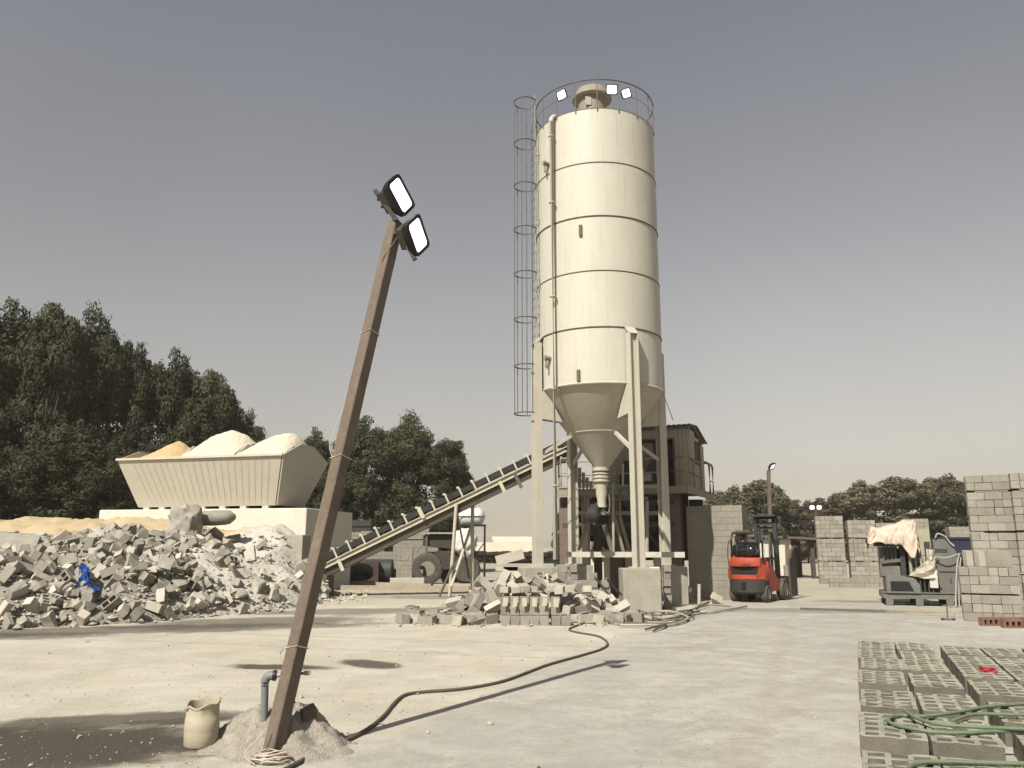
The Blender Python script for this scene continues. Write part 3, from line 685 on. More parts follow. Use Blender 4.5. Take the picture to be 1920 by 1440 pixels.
for k in range(21):                                     # stiffeners on the sloping front
    a = .55 + k * (LB - 1.3) / 20
    b = MB(); s = (a - LB / 2) / (LB / 2)
    a0 = LB / 2 + s * (LB / 2 - IE)
    b.bar(B3(a, -.006, ZB1 - .10), B3(a0 - .12, IN - .006, ZB0 + .02), .010, .006); b.build('stiffener', 'bin_rib', root, smooth=0)
for a in (1.05, 2.05, 3.0, 3.95, 4.9, 5.85, 6.6):
    b = MB()
    for w in (IN + .1, WB - IN - .1): b.box(B3(a, w, (ZP + ZB0) / 2), (.28, .2, ZB0 - ZP - .004), BT)
    b.build('foot', 'bin', root, smooth=0)
def heap(a0, a1, zc, m, lbl, amp, apex=.5):
    b = MB()
    def fn(u, v):
        a = a0 + (a1 - a0) * u; w = .08 + (WB - .16) * v
        du = (u - apex) / ((apex if u < apex else 1 - apex) * (1.18 if amp else 1.05)); dv = abs(2 * v - 1)
        r = min(1, math.hypot(du * .95, dv * .75)); e = .10 * (1 - abs(2 * u - 1))
        fu = 1 - (.62 if amp else .85) * abs(du) ** (2.2 if amp else 1.25); z = ZB1 - .05 + (zc - ZB1) * fu * (1 - dv ** (1.5 if amp else 1.2))
        return B3(a, w, z + .05 * fbm(u * 5 + a0, v * 5, 1, 5) + .015 * fbm(u * 22 + a0, v * 22, 1, 3))
    b.grid(fn, 90, 60)
    o = b.build('sand_heap', m, smooth=0)
    for p in o.data.polygons: p.use_smooth = True
    kind(tag(o, lbl, 'sand heap'), 'thing')
heap(LB * .645, LB - .08, 6.22, 'sand_o', 'peaked heap of orange sand in the left end of the bin', 0, .45)
heap(LB * .31, LB * .628, 6.55, 'sand_w', 'rounded pale sand heap in the middle bay of the bin', 1, .5)
heap(.08, LB * .295, 6.35, 'sand_w', 'smooth pale sand heap in the bay beside the dark end plate', 1, .3)

# ================================================================ the silo
SX, SY, SR = 2.72, 24.3, 1.92
S0 = Vector((SX, SY, 0))
silo = thing('cement_silo', 'tall cream steel cement silo with conical foot, caged ladder and four legs', 'silo', (SX, SY, 1.13))
def ringv(r, z, n=64): return [Vector((SX + math.cos(2 * PI * k / n) * r, SY + math.sin(2 * PI * k / n) * r, z)) for k in range(n)]
ZS = [6.3, 7.95, 9.66, 11.38, 13.1, 14.9]
b = MB(); prof = []
for i in range(5):
    r = SR + (.012 if i % 2 else 0)
    prof += [(r, ZS[i] + .01), (r + .004, (ZS[i] + ZS[i + 1]) / 2), (r, ZS[i + 1] - .01)]
prof += [(SR + .02, 14.9), (SR - .35, 15.02), (0.3, 15.3)]
b.lathe(prof, (SX, SY, 0), 96); b.build('shell', 'cream', silo, smooth=30)
for z in ZS[:-1]:
    b = MB(); b.ring((SX, SY, z), SR + .008, .022 if z > 6.4 else .035, 96); b.build('weld_band', 'seam' if z > 6.4 else 'cream_leg', silo)
b = MB(); b.lathe([(.21, 3.95), (.23, 4.05), (.98, 5.06), (1.0, 5.08), (SR - .01, 6.29)], (SX, SY, 0), 72); b.build('cone', 'cream_cone', silo, smooth=20)
b = MB(); b.ring((SX, SY, 5.06), .985, .014, 72); b.build('weld_band', 'cream_cone', silo)
A, Bq = .68, 1.83
LEGS = [(A, -Bq), (Bq, A), (-A, Bq), (-Bq, -A)]
for (x, y) in LEGS:
    rad = Vector((x, y, 0)).normalized(); tan = Vector((-rad.y, rad.x, 0)); c = S0 + Vector((x, y, 0)) + rad * .16
    b = MB()
    for s in (-1, 1): b.bar(c + tan * .125 * s + Vector((0, 0, 1.13)), c + tan * .125 * s + Vector((0, 0, 7.75)), .03, .24, rad)
    b.bar(c + Vector((0, 0, 1.13)), c + Vector((0, 0, 7.74)), .215, .03, rad)
    b.box(c + Vector((0, 0, 1.15)), (.44, .40, .036), math.atan2(tan.y, tan.x))
    lg = b.build('leg', 'cream_leg', silo, smooth=0)
    b = MB(); b.prism([c + tan * .14 + Vector((0, 0, 7.76)), c - tan * .14 + Vector((0, 0, 7.76)), c - tan * .14 + rad * -.2 + Vector((0, 0, 7.98)), c + tan * .14 + rad * -.2 + Vector((0, 0, 7.98))], (0, 0, 0), rad * .13 - Vector((0, 0, .05)))
    b.build('leg_cap', 'cream_leg', lg, smooth=0)
    for s in (-1, 1):                                   # triangular gussets against the cone
        o = c + tan * .125 * s
        b = MB(); b.prism([o - rad * .10 + Vector((0, 0, 6.26)), o - rad * .10 + Vector((0, 0, 5.42)), o - rad * .78 + Vector((0, 0, 5.36)), o - rad * .26 + Vector((0, 0, 6.26))], (0, 0, 0), tan * .018)
        b.build('gusset', 'cream_leg', lg, smooth=0)
    b = MB(); b.bar(c - rad * .10 + Vector((0, 0, 4.35)), S0 + rad * .93 + Vector((0, 0, 5.02)), .09, .09); b.build('strut', 'cream_leg', lg, smooth=0)
# side braces low between the back legs and the front right one
pL = [S0 + Vector((x, y, 0)) + Vector((x, y, 0)).normalized() * .16 for x, y in LEGS]
b = MB(); z = 1.47
b.bar(pL[2] + Vector((-.3, -1.2, z)), pL[1] + Vector((.4, -.9, z)), .12, .16, (0, 0, 1)); b.build('tie_beam', 'cream_leg', silo, smooth=0)
# guard rail
b = MB(); b.ring((SX, SY, 15.86), SR + .02, .02, 80); b.ring((SX, SY, 15.42), SR + .02, .008, 80)
b.build('rail_hoop', 'galv', silo)
for k in range(18):
    t = 2 * PI * (k + .35) / 18; q = Vector((SX + math.cos(t) * (SR + .02), SY + math.sin(t) * (SR + .02), 0))
    b = MB(); b.cyl(q + Vector((0, 0, 14.8)), q + Vector((0, 0, 15.87 if k != 13 else 16.05)), .017, n=6); b.build('rail_post', 'galv', silo)
# dust filter
b = MB(); b.lathe([(.47, 15.2), (.47, 16.32), (.5, 16.33), (.5, 16.36), (.2, 16.36)], (SX - .05, SY, 0), 32); fl = b.build('dust_filter', 'vent', silo)
b = MB(); b.lathe([(.60, 16.28), (.66, 16.30), (.66, 16.34), (.5, 16.62), (.06, 16.86)], (SX - .05, SY, 0), 32); b.build('filter_hood', 'vent', fl)
b = MB(); b.box((SX - .22, SY - .475, 16.02), (.2, .03, .3)); b.build('filter_label', 'galv_l', fl, smooth=0)
# small floodlights on the rail
def floodlight(pos, fwd, w, h, parent, roll=0., fins=True, fr=.035, name='floodlight', axes=None):
    """square floodlight: lens facing fwd"""
    f = Vector(fwd).normalized(); u, v, _ = frame_from(f)
    q = Matrix.Rotation(roll, 3, f); u, v = q @ u, q @ v
    if axes: u, v, f = axes
    p = Vector(pos)
    def pt(a, c, d): return p + u * a + v * c + f * d
    def rr(a, c, d, k=.16):
        o = []; r = k * min(a, c)
        for (cx, cy, t0) in ((a / 2 - r, c / 2 - r, 0), (-a / 2 + r, c / 2 - r, 1), (-a / 2 + r, -c / 2 + r, 2), (a / 2 - r, -c / 2 + r, 3)):
            for i in range(5): t = (t0 + i / 4) * PI / 2; o.append(pt(cx + math.cos(t) * r, cy + math.sin(t) * r, d))
        return o
    b = MB(); b.loft([rr(w * .8, h * .8, -.09 * w / .3), rr(w, h, -.03 * w / .3), rr(w, h, .012 * w / .3), rr(w - 2 * fr, h - 2 * fr, .012 * w / .3), rr(w - 2 * fr, h - 2 * fr, -.004)], caps=False)
    b.add(rr(w * .8, h * .8, -.09 * w / .3), [tuple(range(19, -1, -1))])
    o = b.build(name, 'black', parent, smooth=35)
    b = MB(); b.add(rr(w - 2 * fr, h - 2 * fr, .002), [tuple(range(20))]); b.build('lens', 'lamp', o, smooth=0)
    if fins:
        b = MB()
        for k in range(9): b.box(pt((k - 4) * w * .075, 0, -.14 * w / .3), (.012 * w / .3, h * .6, .10 * w / .3), rot=Matrix((u, v, f)).transposed())
        b.build('cooling_fins', 'galv', o, smooth=0)
    return o, u, v, f
for (px, py, Y, fw, w, rl) in ((1053, 178, 22.75, (-.55, -.8, -.32), .34, .15), (1147, 168, 22.45, (.05, -1, -.28), .36, .0), (1174, 175, 22.55, (.35, -1, -.35), .33, .45)):
    q = P(px, py, Y); floodlight(q, fw, w, w * .9, silo, rl, False, .03)
# ladder and cage
la = R(13); ld = Vector((-math.cos(la), -math.sin(la), 0)); lt = Vector((-ld.y, ld.x, 0)); lc = S0 + ld * (SR + .16)
b = MB()
for s in (-1, 1): b.bar(lc + lt * .2 * s + Vector((0, 0, 1.2)), lc + lt * .2 * s + Vector((0, 0, 16.1)), .05, .02)
k = 1.45
while k < 15.9: b.cyl(lc - lt * .2 + Vector((0, 0, k)), lc + lt * .2 + Vector((0, 0, k)), .014, n=6); k += .3
for z in (3.0, 5.2, 7.4, 9.6, 11.8, 14.0):
    for s in (-1, 1): b.bar(lc + lt * .2 * s + Vector((0, 0, z)), lc + lt * .2 * s - ld * .2 + Vector((0, 0, z)), .04, .02)
b.build('ladder', 'galv_l', silo, smooth=0)
b = MB(); cc = lc + ld * .27
def cagept(t, z): return cc + (ld * math.cos(t) + lt * math.sin(t)) * .36 + Vector((0, 0, z))
hz = [5.62 + k * 1.47 for k in range(8)]
for z in hz: b = MB(); b.tube([cagept(-2.5 + 5.0 * i / 24, z) for i in range(25)], .021, 5); b.build('cage_hoop', 'galv', silo)
for t in (-1.9, -1.0, 0, 1.0, 1.9):
    b = MB(); b.cyl(cagept(t, hz[0]), cagept(t, hz[-1]), .014, n=5); b.build('cage_bar', 'galv', silo)
# filling pipe with bend over the rim
px_, py_ = 1.22, 22.84
b = MB(); q = Vector((px_, py_, 0)); inn = (S0 - q).normalized()
b.tube([q + Vector((0, 0, 1.35)), q + Vector((0, 0, 14.7))] + [q + inn * (.25 - .25 * math.cos(t)) + Vector((0, 0, 14.7 + .25 * math.sin(t))) for t in (.3, .6, .9, 1.2, 1.57)] + [q + inn * .55 + Vector((0, 0, 14.95))], .075, 14)
b.build('fill_pipe', 'cream_leg', silo)
for z in (3.4, 6.2, 9.0, 12.0, 14.2):
    b = MB(); b.ring(q + Vector((0, 0, z)), .08, .02, 14); b.bar(q + inn * .07 + Vector((0, 0, z)), q + inn * .25 + Vector((0, 0, z)), .05, .04); b.build('pipe_clamp', 'cream_leg', silo)
for (px, py) in ((1021, 306), (1022, 671)):
    q = P(px, py, 23.1); d = (q - S0); d.z = 0; d.normalize(); q = Vector((SX, SY, q.z)) + d * SR
    b = MB(); b.cyl(q - d * .02, q + d * .22, .07, n=12); b.cyl(q + d * .16 + Vector((0, 0, .08)), q + d * .16 - Vector((0, 0, .3)), .035, n=8); b.build('level_sensor', 'vent', silo)
for (px, py) in ((1089, 433), (1084, 704)):
    q = P(px, py, 22.5); d = (q - S0); d.z = 0; d.normalize(); q = Vector((SX, SY, q.z)) + d * (SR + .03)
    b = MB(); b.box(q, (.09, .07, .34), math.atan2(d.y, d.x) + PI / 2); b.build('lifting_lug', 'seam', silo, smooth=0)
# discharge: flexible collar, tapered spout, rotary valve and motor
b = MB(); prof = [(.25, 4.05)]
for k in range(4): z = 4.0 - k * .11; prof += [(.25, z), (.25, z - .045), (.21, z - .05), (.21, z - .10)]
prof += [(.17, 3.42), (.17, 3.28), (.13, 3.05), (.14, 2.86)]
b.lathe(prof, (SX - .02, SY, 0), 24); dc = b.build('discharge_spout', 'cream_cone', silo, smooth=30)
b = MB(); b.ring((SX - .02, SY, 3.93), .255, .022, 24); b.ring((SX - .02, SY, 3.60), .235, .02, 24); b.build('collar_clamps', 'seam', dc)
q = P(1112, 962, SY - .35)
b = MB(); b.cyl(q + Vector((.18, .5, .2)), q, .13, n=18); b.cyl(q + Vector((0, 0, 0)), q + Vector((-.07, -.2, -.09)), .20, .21, 20); b.cyl(q + Vector((-.07, -.2, -.09)), q + Vector((-.09, -.25, -.11)), .21, .12, 20)
b.box(q + Vector((.03, .1, .18)), (.2, .2, .16)); b.build('valve_motor', 'green_d', dc, smooth=35)
b = MB(); q2 = q + Vector((.28, .35, .12)); b.cyl(q2, q2 + Vector((.1, .1, .16)), .12, n=14); b.tube(catmull([q2 + Vector((0, -.05, 0)), q2 + Vector((.2, -.1, -.1)), q2 + Vector((.26, 0, .3)), q2 + Vector((.2, .2, .9))]), .018, 6); b.build('valve_head', 'galv', dc)
# guy wire from the silo to the cabin roof
b = MB(); b.cyl(P(1238, 722, 25.2), P(1262, 788, 28.4), .012, n=5); b.build('stay_wire', 'galv', silo)
# pedestals
for i, (x, y) in enumerate(LEGS):
    b = MB(); c = pL[i]; h = 1.13
    b.box((c.x, c.y, h / 2 - .05), (1.0, 1.0, h + .1), math.atan2(y, x) + PI / 2 - (0.36 if i in (0,) else .2))
    tag(b.build('concrete_pedestal', 'pedestal', bevel=.02), ['square cast concrete pedestal under the front leg of the silo, electrical box beside it', 'concrete pedestal under the silo leg nearest the brown steel column', 'concrete pedestal under the rear silo leg behind the stacked blocks', 'concrete pedestal under the silo leg beside the ladder foot'][i], 'pedestal')
q = P(1231, 1118, 22.2); root = thing('electrical_box', 'narrow pale electrical cabinet fixed beside the concrete pedestal', 'electrical box', (q.x, 22.25, q.z))
b = MB(); b.box((q.x, 22.3, q.z + .38), (.26, .2, .78), R(-14)); b.build('cabinet', 'white', root, smooth=0, bevel=.008)
b = MB(); b.box((q.x - .025, 22.195, q.z + .38), (.2, .012, .68), R(-14)); b.build('door', 'white', root, smooth=0)
b = MB(); b.cyl((q.x, 22.3, q.z), (q.x, 22.3, 0), .02, n=8); b.build('conduit', 'cable', root)

# ================================================================ batching plant behind the silo
PS = R(25); O = Vector((5.85, 27.0, 0)); e1 = Vector((-math.cos(PS), math.sin(PS), 0)); e2 = Vector((math.sin(PS), math.cos(PS), 0))
def Q(a, d, z): return O + e1 * a + e2 * d + Vector((0, 0, z))
def qbox(b, a0, a1, d0, d1, z0, z1): return b.box(Q((a0 + a1) / 2, (d0 + d1) / 2, (z0 + z1) / 2), (abs(a1 - a0), abs(d1 - d0), abs(z1 - z0)), -PS)
ZD = 3.62
plant = thing('mixing_platform', 'dark rusty steel mixing platform on columns behind the silo legs', 'platform', Q(2.4, 2, 0))
b = MB(); qbox(b, 0, 4.7, 0, 4.4, ZD, ZD + .06); b.build('deck', 'deck', plant, smooth=0)
b = MB(); qbox(b, -.03, 4.73, -.06, -.003, ZD - .16, ZD + .09); qbox(b, -.06, -.003, 0, 4.4, ZD - .16, ZD + .09); b.build('edge_beam', 'vent', plant, smooth=0)
for (a, d) in ((.55, .5), (2.6, .4), (4.5, .5), (.55, 3.9), (4.5, 3.9)):
    b = MB(); w = .15
    for s in (-1, 1): b.box(Q(a, d + s * w, ZD / 2 - .08), (.46, .03, ZD - .16), -PS)
    b.box(Q(a, d, ZD / 2 - .08), (.03, .27, ZD - .16), -PS); b.build('column', 'brown', plant, smooth=0)
for (a0, z0, a1, z1) in ((.7, 1.2, 2.5, ZD - .2), (2.7, ZD - .2, 4.4, 1.2)):
    b = MB(); b.bar(Q(a0, .4, z0), Q(a1, .4, z1), .09, .09); b.build('brace', 'maroon', plant, smooth=0)
for (d, z) in ((.38, 2.45), (.38, 3.2)):
    b = MB(); b.bar(Q(.5, d, z), Q(4.6, d, z), .1, .16, (0, 0, 1)); b.build('cross_beam', 'maroon', plant, smooth=0)
def rail(posts, z0, nm='guard_rail', m='rail', r=.028):
    b = MB(); top = z0 + 1.0
    for (a, d) in posts: b.cyl(Q(a, d, z0), Q(a, d, top), r, n=8)
    for z in (top, z0 + .52):
        b.tube([Q(a, d, z) for a, d in posts], r, 8)
    b.build(nm, m, plant)
rail([(.05, .02), (.9, .02), (1.7, .02), (2.5, .02), (3.3, .02), (4.6, .02)], ZD + .06)
rail([(-.03, .1), (-.03, 1.2), (-.03, 2.4)], ZD + .06)
b = MB()                                               # looped hand rails at the corner beyond the cabin
for d in (3.5, 4.1): b.tube([Q(-.1, d, ZD + .05), Q(-.1, d, ZD + 1.05)] + [Q(-.1 + .25 * (1 - math.cos(t)), d, ZD + 1.05 + .18 * math.sin(t)) for t in (.4, .8, 1.2, 1.57)] + [Q(.6, d, ZD + 1.23)], .04, 8)
b.bar(Q(-.1, 3.5, ZD + .5), Q(-.1, 4.1, ZD + .5), .03, .03); b.build('hand_rail_loop', 'rail', plant)
# mixer pan with its gate, under and through the deck
mix_ = thing('concrete_mixer', 'dark maroon mixer pan with discharge gate under the platform deck', 'mixer', Q(2.9, 1.8, 2.2))
b = MB(); c = Q(3.0, 1.9, 0); b.lathe([(.55, 2.0), (1.3, 2.15), (1.38, 2.2), (1.38, 3.45), (1.2, 3.5)], (c.x, c.y, 0), 36); b.build('pan', 'maroon', mix_)
b = MB(); b.loft([[Q(2.4, .9, 2.45), Q(3.6, .9, 2.45), Q(3.6, 2.4, 2.45), Q(2.4, 2.4, 2.45)], [Q(2.75, 1.2, 1.75), Q(3.25, 1.2, 1.75), Q(3.25, 1.9, 1.75), Q(2.75, 1.9, 1.75)]]); b.build('discharge_gate', 'maroon', mix_, smooth=0)
b = MB(); qbox(b, 2.0, 2.55, .7, 1.3, ZD + .07, ZD + .62); b.cyl(Q(2.27, .95, ZD + .62), Q(2.27, .95, ZD + 1.1), .19, n=16); b.build('drive_motor', 'green_d', mix_, smooth=35)
# weigh hopper in pale green between cabin and silo, seen through the rail
b = MB(); b.lathe([(.12, ZD + .5), (.12, ZD + .75), (.36, ZD + 1.15), (.36, ZD + 1.6)], tuple(Q(1.55, .35, 0)), 20); wh = b.build('weigh_hopper', 'green', plant)
b = MB(); qbox(b, 1.25, 1.9, .12, .3, ZD + .3, ZD + .58); b.build('gauge_box', 'galv_l', plant, smooth=0)
# control cabin
cab = thing('control_cabin', 'weathered corrugated control cabin with open doorway on the platform deck', 'cabin', Q(1.45, 2, ZD + .06))
C0, C1, D0, D1 = .02, 3.3, .95, 3.2; z0, z1 = ZD + .06, ZD + 2.25
DA0, DA1, DZ = .62, 1.75, z0 + 1.75
b = MB()
def corr(a0, a1, d, zA, zB):
    n_ = max(2, int(abs(a1 - a0) / .075)); p = []
    for k in range(n_ + 1):
        t = a0 + (a1 - a0) * k / n_; o = .018 * (k % 2); p.append((t, d - o))
    V = [Q(a, dd, zA) for a, dd in p] + [Q(a, dd, zB) for a, dd in p] + [Q(a, d + .04, zA) for a, dd in p] + [Q(a, d + .04, zB) for a, dd in p]
    m_ = n_ + 1; F = []
    for k in range(n_): F += [(k, k + 1, m_ + k + 1, m_ + k), (2 * m_ + k, 2 * m_ + k + 1, 3 * m_ + k + 1, 3 * m_ + k), (k, k + 1, 2 * m_ + k + 1, 2 * m_ + k), (m_ + k, m_ + k + 1, 3 * m_ + k + 1, 3 * m_ + k)]
    F += [(0, m_, 3 * m_, 2 * m_), (n_, m_ + n_, 3 * m_ + n_, 2 * m_ + n_)]
    b.add(V, F)
corr(C0, DA0, D0, z0, z1); corr(DA1, C1, D0, z0, z1); corr(DA0 + .004, DA1 - .004, D0, DZ, z1)
b.build('wall', 'cabin', cab, smooth=0)
b = MB(); W0, W1, WZ0, WZ1 = D0 + .75, D0 + 1.5, z0 + .95, z0 + 1.7
for (d0, d1, za, zb) in ((D0 + .05, W0, z0, z1 - .12), (W1, D1, z0, z1 - .5), (W0, W1, z0, WZ0), (W0, W1, WZ1, z1 - .3)): qbox(b, C0, C0 + .05, d0 + .002, d1 - .002, za, zb)
b.build('wall', 'cabin', cab, smooth=0)
b = MB(); qbox(b, C0 + .06, C1, D1, D1 + .05, z0, z1 - .35); qbox(b, C1, C1 + .05, D0, D1, z0, z1 - .35); b.build('wall', 'cabin', cab, smooth=0)
b = MB(); qbox(b, C0 + .02, C0 + .035, W0, W1, WZ0, WZ1); wi = b.build('window', 'maroon', cab, smooth=0)
b = MB()
for (d0, d1, za, zb) in ((W0 - .04, W0, WZ0 - .04, WZ1 + .04), (W1, W1 + .04, WZ0 - .04, WZ1 + .04), (W0, W1, WZ1, WZ1 + .04), (W0, W1, WZ0 - .04, WZ0)): qbox(b, C0 - .03, C0 + .01, d0, d1, za, zb)
b.build('frame', 'brown', wi, smooth=0)
b = MB(); qbox(b, DA0 - .05, DA0, D0 - .05, D0 + .05, z0, DZ + .05); qbox(b, DA1, DA1 + .05, D0 - .05, D0 + .05, z0, DZ + .05); qbox(b, DA0, DA1, D0 - .05, D0 + .05, DZ, DZ + .05); b.build('door_frame', 'galv', cab, smooth=0)
b = MB(); b.bar(Q(DA1 - .05, D0 + .1, z0 + .9), Q(DA1 - .75, D0 + .75, z0 + .9), .04, 1.7, (0, 0, 1)); b.build('door', 'galv', cab, smooth=0)
b = MB()
n_ = 40
V = []; F = []
for k in range(n_ + 1):
    a = C0 - .12 + (C1 - C0 + .24) * k / n_; o = .03 * (k % 2)
    for (d, z) in ((D0 - .22, z1 + .03), (D0 + .75, z1 + .10), (D1 + .2, z1 - .35)): V.append(Q(a, d, z + o)); 
    for (d, z) in ((D0 - .22, z1 + .0), (D0 + .75, z1 + .06), (D1 + .2, z1 - .39)): V.append(Q(a, d, z + o))
for k in range(n_):
    i, j = 6 * k, 6 * k + 6
    F += [(i, j, j + 1, i + 1), (i + 1, j + 1, j + 2, i + 2), (i + 3, j + 3, j + 4, i + 4), (i + 4, j + 4, j + 5, i + 5), (i, j, j + 3, i + 3), (i + 2, j + 2, j + 5, i + 5)]
F += [(0, 1, 4, 3), (1, 2, 5, 4), (6 * n_, 6 * n_ + 1, 6 * n_ + 4, 6 * n_ + 3), (6 * n_ + 1, 6 * n_ + 2, 6 * n_ + 5, 6 * n_ + 4)]
b.add(V, F); b.build('roof', 'cabin_roof', cab, smooth=0)
b = MB(); qbox(b, C0 + .02, C1 - .02, D0 - .02, D0 + .0, z1 - .1, z1 - .0); b.build('fascia', 'cabin_roof', cab, smooth=0)
# lines and small landing left of the outlet, fixed to the platform
for k in range(5):
    x = 1080 + k * 7; b = MB(); p0, p1 = P(x, 868 + k * 9, 26.6), P(x, 915, 26.6)
    b.cyl(p0, p1, .055, n=10)
    b.cyl(p1, p1 - Vector((0, 0, .35)), .03, n=8)
    b.ring(p0 - Vector((0, 0, .25)), .065, .025, 12); b.ring(p1 + Vector((0, 0, .2)), .065, .025, 12)
    b.build('air_line', 'galv_l', plant)
b = MB(); p0 = P(1096, 925, 26.5); b.cyl(p0 + Vector((-.35, 0, 0)), p0 + Vector((.45, 0, 0)), .13, n=14); b.cyl(p0 + Vector((-.3, -.02, -.1)), p0 + Vector((-.3, -.02, -.42)), .14, n=14); b.cyl(p0 + Vector((-.02, 0, 0)), p0 + Vector((-.02, 0, -1.0)), .085, n=12); b.build('valve_body', 'vent', plant)
b = MB(); p0 = P(1052, 912, 27.2)
for dx in (0, .28): b.tube([p0 + Vector((dx, 0, 0)), p0 + Vector((dx, 0, .92)), p0 + Vector((dx + .03, .1, 1.0)), p0 + Vector((dx + .03, .5, 1.02))], .03, 8)
for z in (.45, .95): b.cyl(p0 + Vector((0, 0, z)), p0 + Vector((.28, 0, z)), .02, n=8)
b.box(p0 + Vector((.25, .3, -.03)), (.62, .75, .06)); b.build('landing', 'galv_l', plant)
for (x, yt, m_) in ((1072, 835, 'cream_leg'), (1097, 918, 'cream_leg'), (1120, 985, 'maroon')):
    p0 = P(x, yt, 27.0); b = MB(); b.box((p0.x, p0.y, p0.z / 2), (.22, .22, p0.z), -PS); b.build('column', m_, plant, smooth=0)
for (xa, ya, xb, yb) in ((1085, 1030, 1108, 965), (1150, 960, 1170, 1040), (1190, 1035, 1212, 960), (1133, 985, 1150, 1040), (1160, 960, 1183, 1045)):
    b = MB(); b.bar(P(xa, ya, 26.2), P(xb, yb, 26.4), .1, .1); b.build('brace', 'vent', plant, smooth=0)
b = MB(); qbox(b, .7, 4.3, 3.3, 3.36, 1.2, ZD - .02); qbox(b, 4.3, 4.36, .6, 3.3, 1.9, ZD - .02); b.build('dark_backing', 'maroon', plant, smooth=0)  # dark panels added to make the space under the deck dark
for k, (x, ya, yb, w_) in enumerate(((1150, 905, 1035, .09), (1163, 915, 975, .05), (1205, 880, 1030, .08), (1213, 940, 1035, .12), (1140, 880, 925, .06), (1168, 870, 915, .07))):
    b = MB(); p0, p1 = P(x, ya, 26.0), P(x, yb, 26.0); b.cyl(p0, p1, w_ / 2, n=8); b.ring((p0 + p1) / 2, w_ * .6, .02, 10); b.build('service_pipe', ['galv_l', 'vent', 'cream_leg'][k % 3], plant)
for k, (xa, xb, y, m__) in enumerate(((1085, 1255, 962, 'vent'), (1135, 1250, 912, 'galv_l'), (1140, 1215, 935, 'vent'))):
    b = MB(); b.bar(P(xa, y, 26.1), P(xb, y, 26.1), .08, .12, (0, 0, 1)); b.build('cross_beam', m__, plant, smooth=0)
b = MB(); p0 = P(1175, 925, 25.9); b.box(p0, (.5, .3, .4), -PS); b.cyl(p0 + Vector((-.1, -.16, 0)), p0 + Vector((-.1, -.3, 0)), .12, n=14); b.build('gear_box', 'green', plant, smooth=30)
# things seen under the platform
q = P(1122, 1030, 27.5)
tag(lump('plastic_bag', MT['cloth'], (q.x, q.y, 1.5), (.26, .2, .22), 4, .35), 'crumpled orange pink bag lying on the beam under the mixer', 'bag')
b = MB(); b.box((P(1152, 1040, 29).x, 29.2, .8), (1.9, .2, 1.6), -PS); tag(b.build('white_board', 'grime_white', smooth=0, bevel=.01), 'white painted low wall panel showing under the mixing platform', 'wall panel')

# ---------------------------------------------------------------- conveyor
CY = 28.9
lo, hi = P(596, 1070, CY), P(1066, 842, CY)
cd = (hi - lo).normalized(); cn = Vector((-cd.z, 0, cd.x))          # up, square to the belt
conv = thing('belt_conveyor', 'long inclined cream belt conveyor with black belt rising behind the silo', 'conveyor', (lo.x, CY, 0))
Lc = (hi - lo).length
for (yy, nm) in ((-.42, 'side_rail'), (.42, 'side_rail')):
    b = MB(); b.bar(lo + Vector((0, yy, 0)), hi + Vector((0, yy, 0)), .05, .17, cn); b.bar(lo + Vector((0, yy * 1.08, .085)), hi + Vector((0, yy * 1.08, .085)), .11, .03, cn); b.build(nm, 'conv', conv, smooth=0)
b = MB(); b.bar(lo - cn * .16 + Vector((0, -.30, 0)), hi - cn * .16 + Vector((0, -.30, 0)), .05, .22, cn); b.bar(lo - cn * .30, hi - cn * .30, .62, .06, cn); b.build('return_guard', 'conv_dark', conv, smooth=0)
b = MB()
def beltp(u, v):
    s = (v - .5) * 2; return lo + cd * (Lc * u) + Vector((0, s * .40, 0)) + cn * (.20 + .17 * s * s)
b.grid(beltp, 60, 8); bl = b.build('belt', 'rubber', conv, smooth=0); bl.modifiers.new('thick', 'SOLIDIFY').thickness = .03
b = MB(); b.bar(lo + cn * .27 + Vector((0, -.43, 0)), hi + cn * .27 + Vector((0, -.43, 0)), .02, .2, cn); b.build('skirt', 'rubber', conv, smooth=0)
k = .35
while k < Lc - .2:
    b = MB(); p = lo + cd * k
    for s in (-1, 1):
        b.bar(p + Vector((0, s * .47, 0)) + cn * .05, p + Vector((0, s * .49, 0)) + cn * .42, .06, .06, cd)
        b.box(p + Vector((0, s * .47, 0)) + cn * .44 - cd * .02, (.1, .08, .07))
        b.bar(p + Vector((0, s * .42, 0)) + cn * .3, p + Vector((0, s * .2, 0)) + cn * .16, .05, .05)
    b.bar(p + Vector((0, -.2, 0)) + cn * .15, p + Vector((0, .2, 0)) + cn * .15, .07, .07)
    b.build('idler_bracket', 'conv', conv, smooth=0); k += .535
for (k, s) in ((.9, -1), (4.15, 1), (7.1, -1), (7.7, -1.3)):
    b = MB(); p = lo + cd * (k * 1.0) + Vector((0, -.48, 0)); b.bar(p, p + cn * .42 * s, .12, .12); b.build('return_roller', 'conv' if s > -1.2 else 'galv', conv, smooth=0)
b = MB(); b.cyl(hi + Vector((0, -.45, 0)) + cn * .1, hi + Vector((0, .45, 0)) + cn * .1, .2, n=20); b.build('head_drum', 'rubber', conv)
b = MB(); b.cyl(lo + Vector((0, -.45, 0)) + cn * .1, lo + Vector((0, .45, 0)) + cn * .1, .2, n=20); b.build('tail_drum', 'rubber', conv)
b = MB(); b.box((lo.x - .1, CY, .35), (1.1, 1.2, .7)); b.build('tail_frame', 'conv_dark', conv, smooth=0)
tl = P(856, 945, CY - .45); tr = P(886, 935, CY + .45)
b = MB(); b.cyl(tl, G(843, 1118), .065, n=10); b.build('trestle_leg', 'conv', conv)
b = MB(); b.cyl(tr, (tr.x + .02, CY + .6, 0), .065, n=10); b.build('trestle_leg', 'conv', conv)
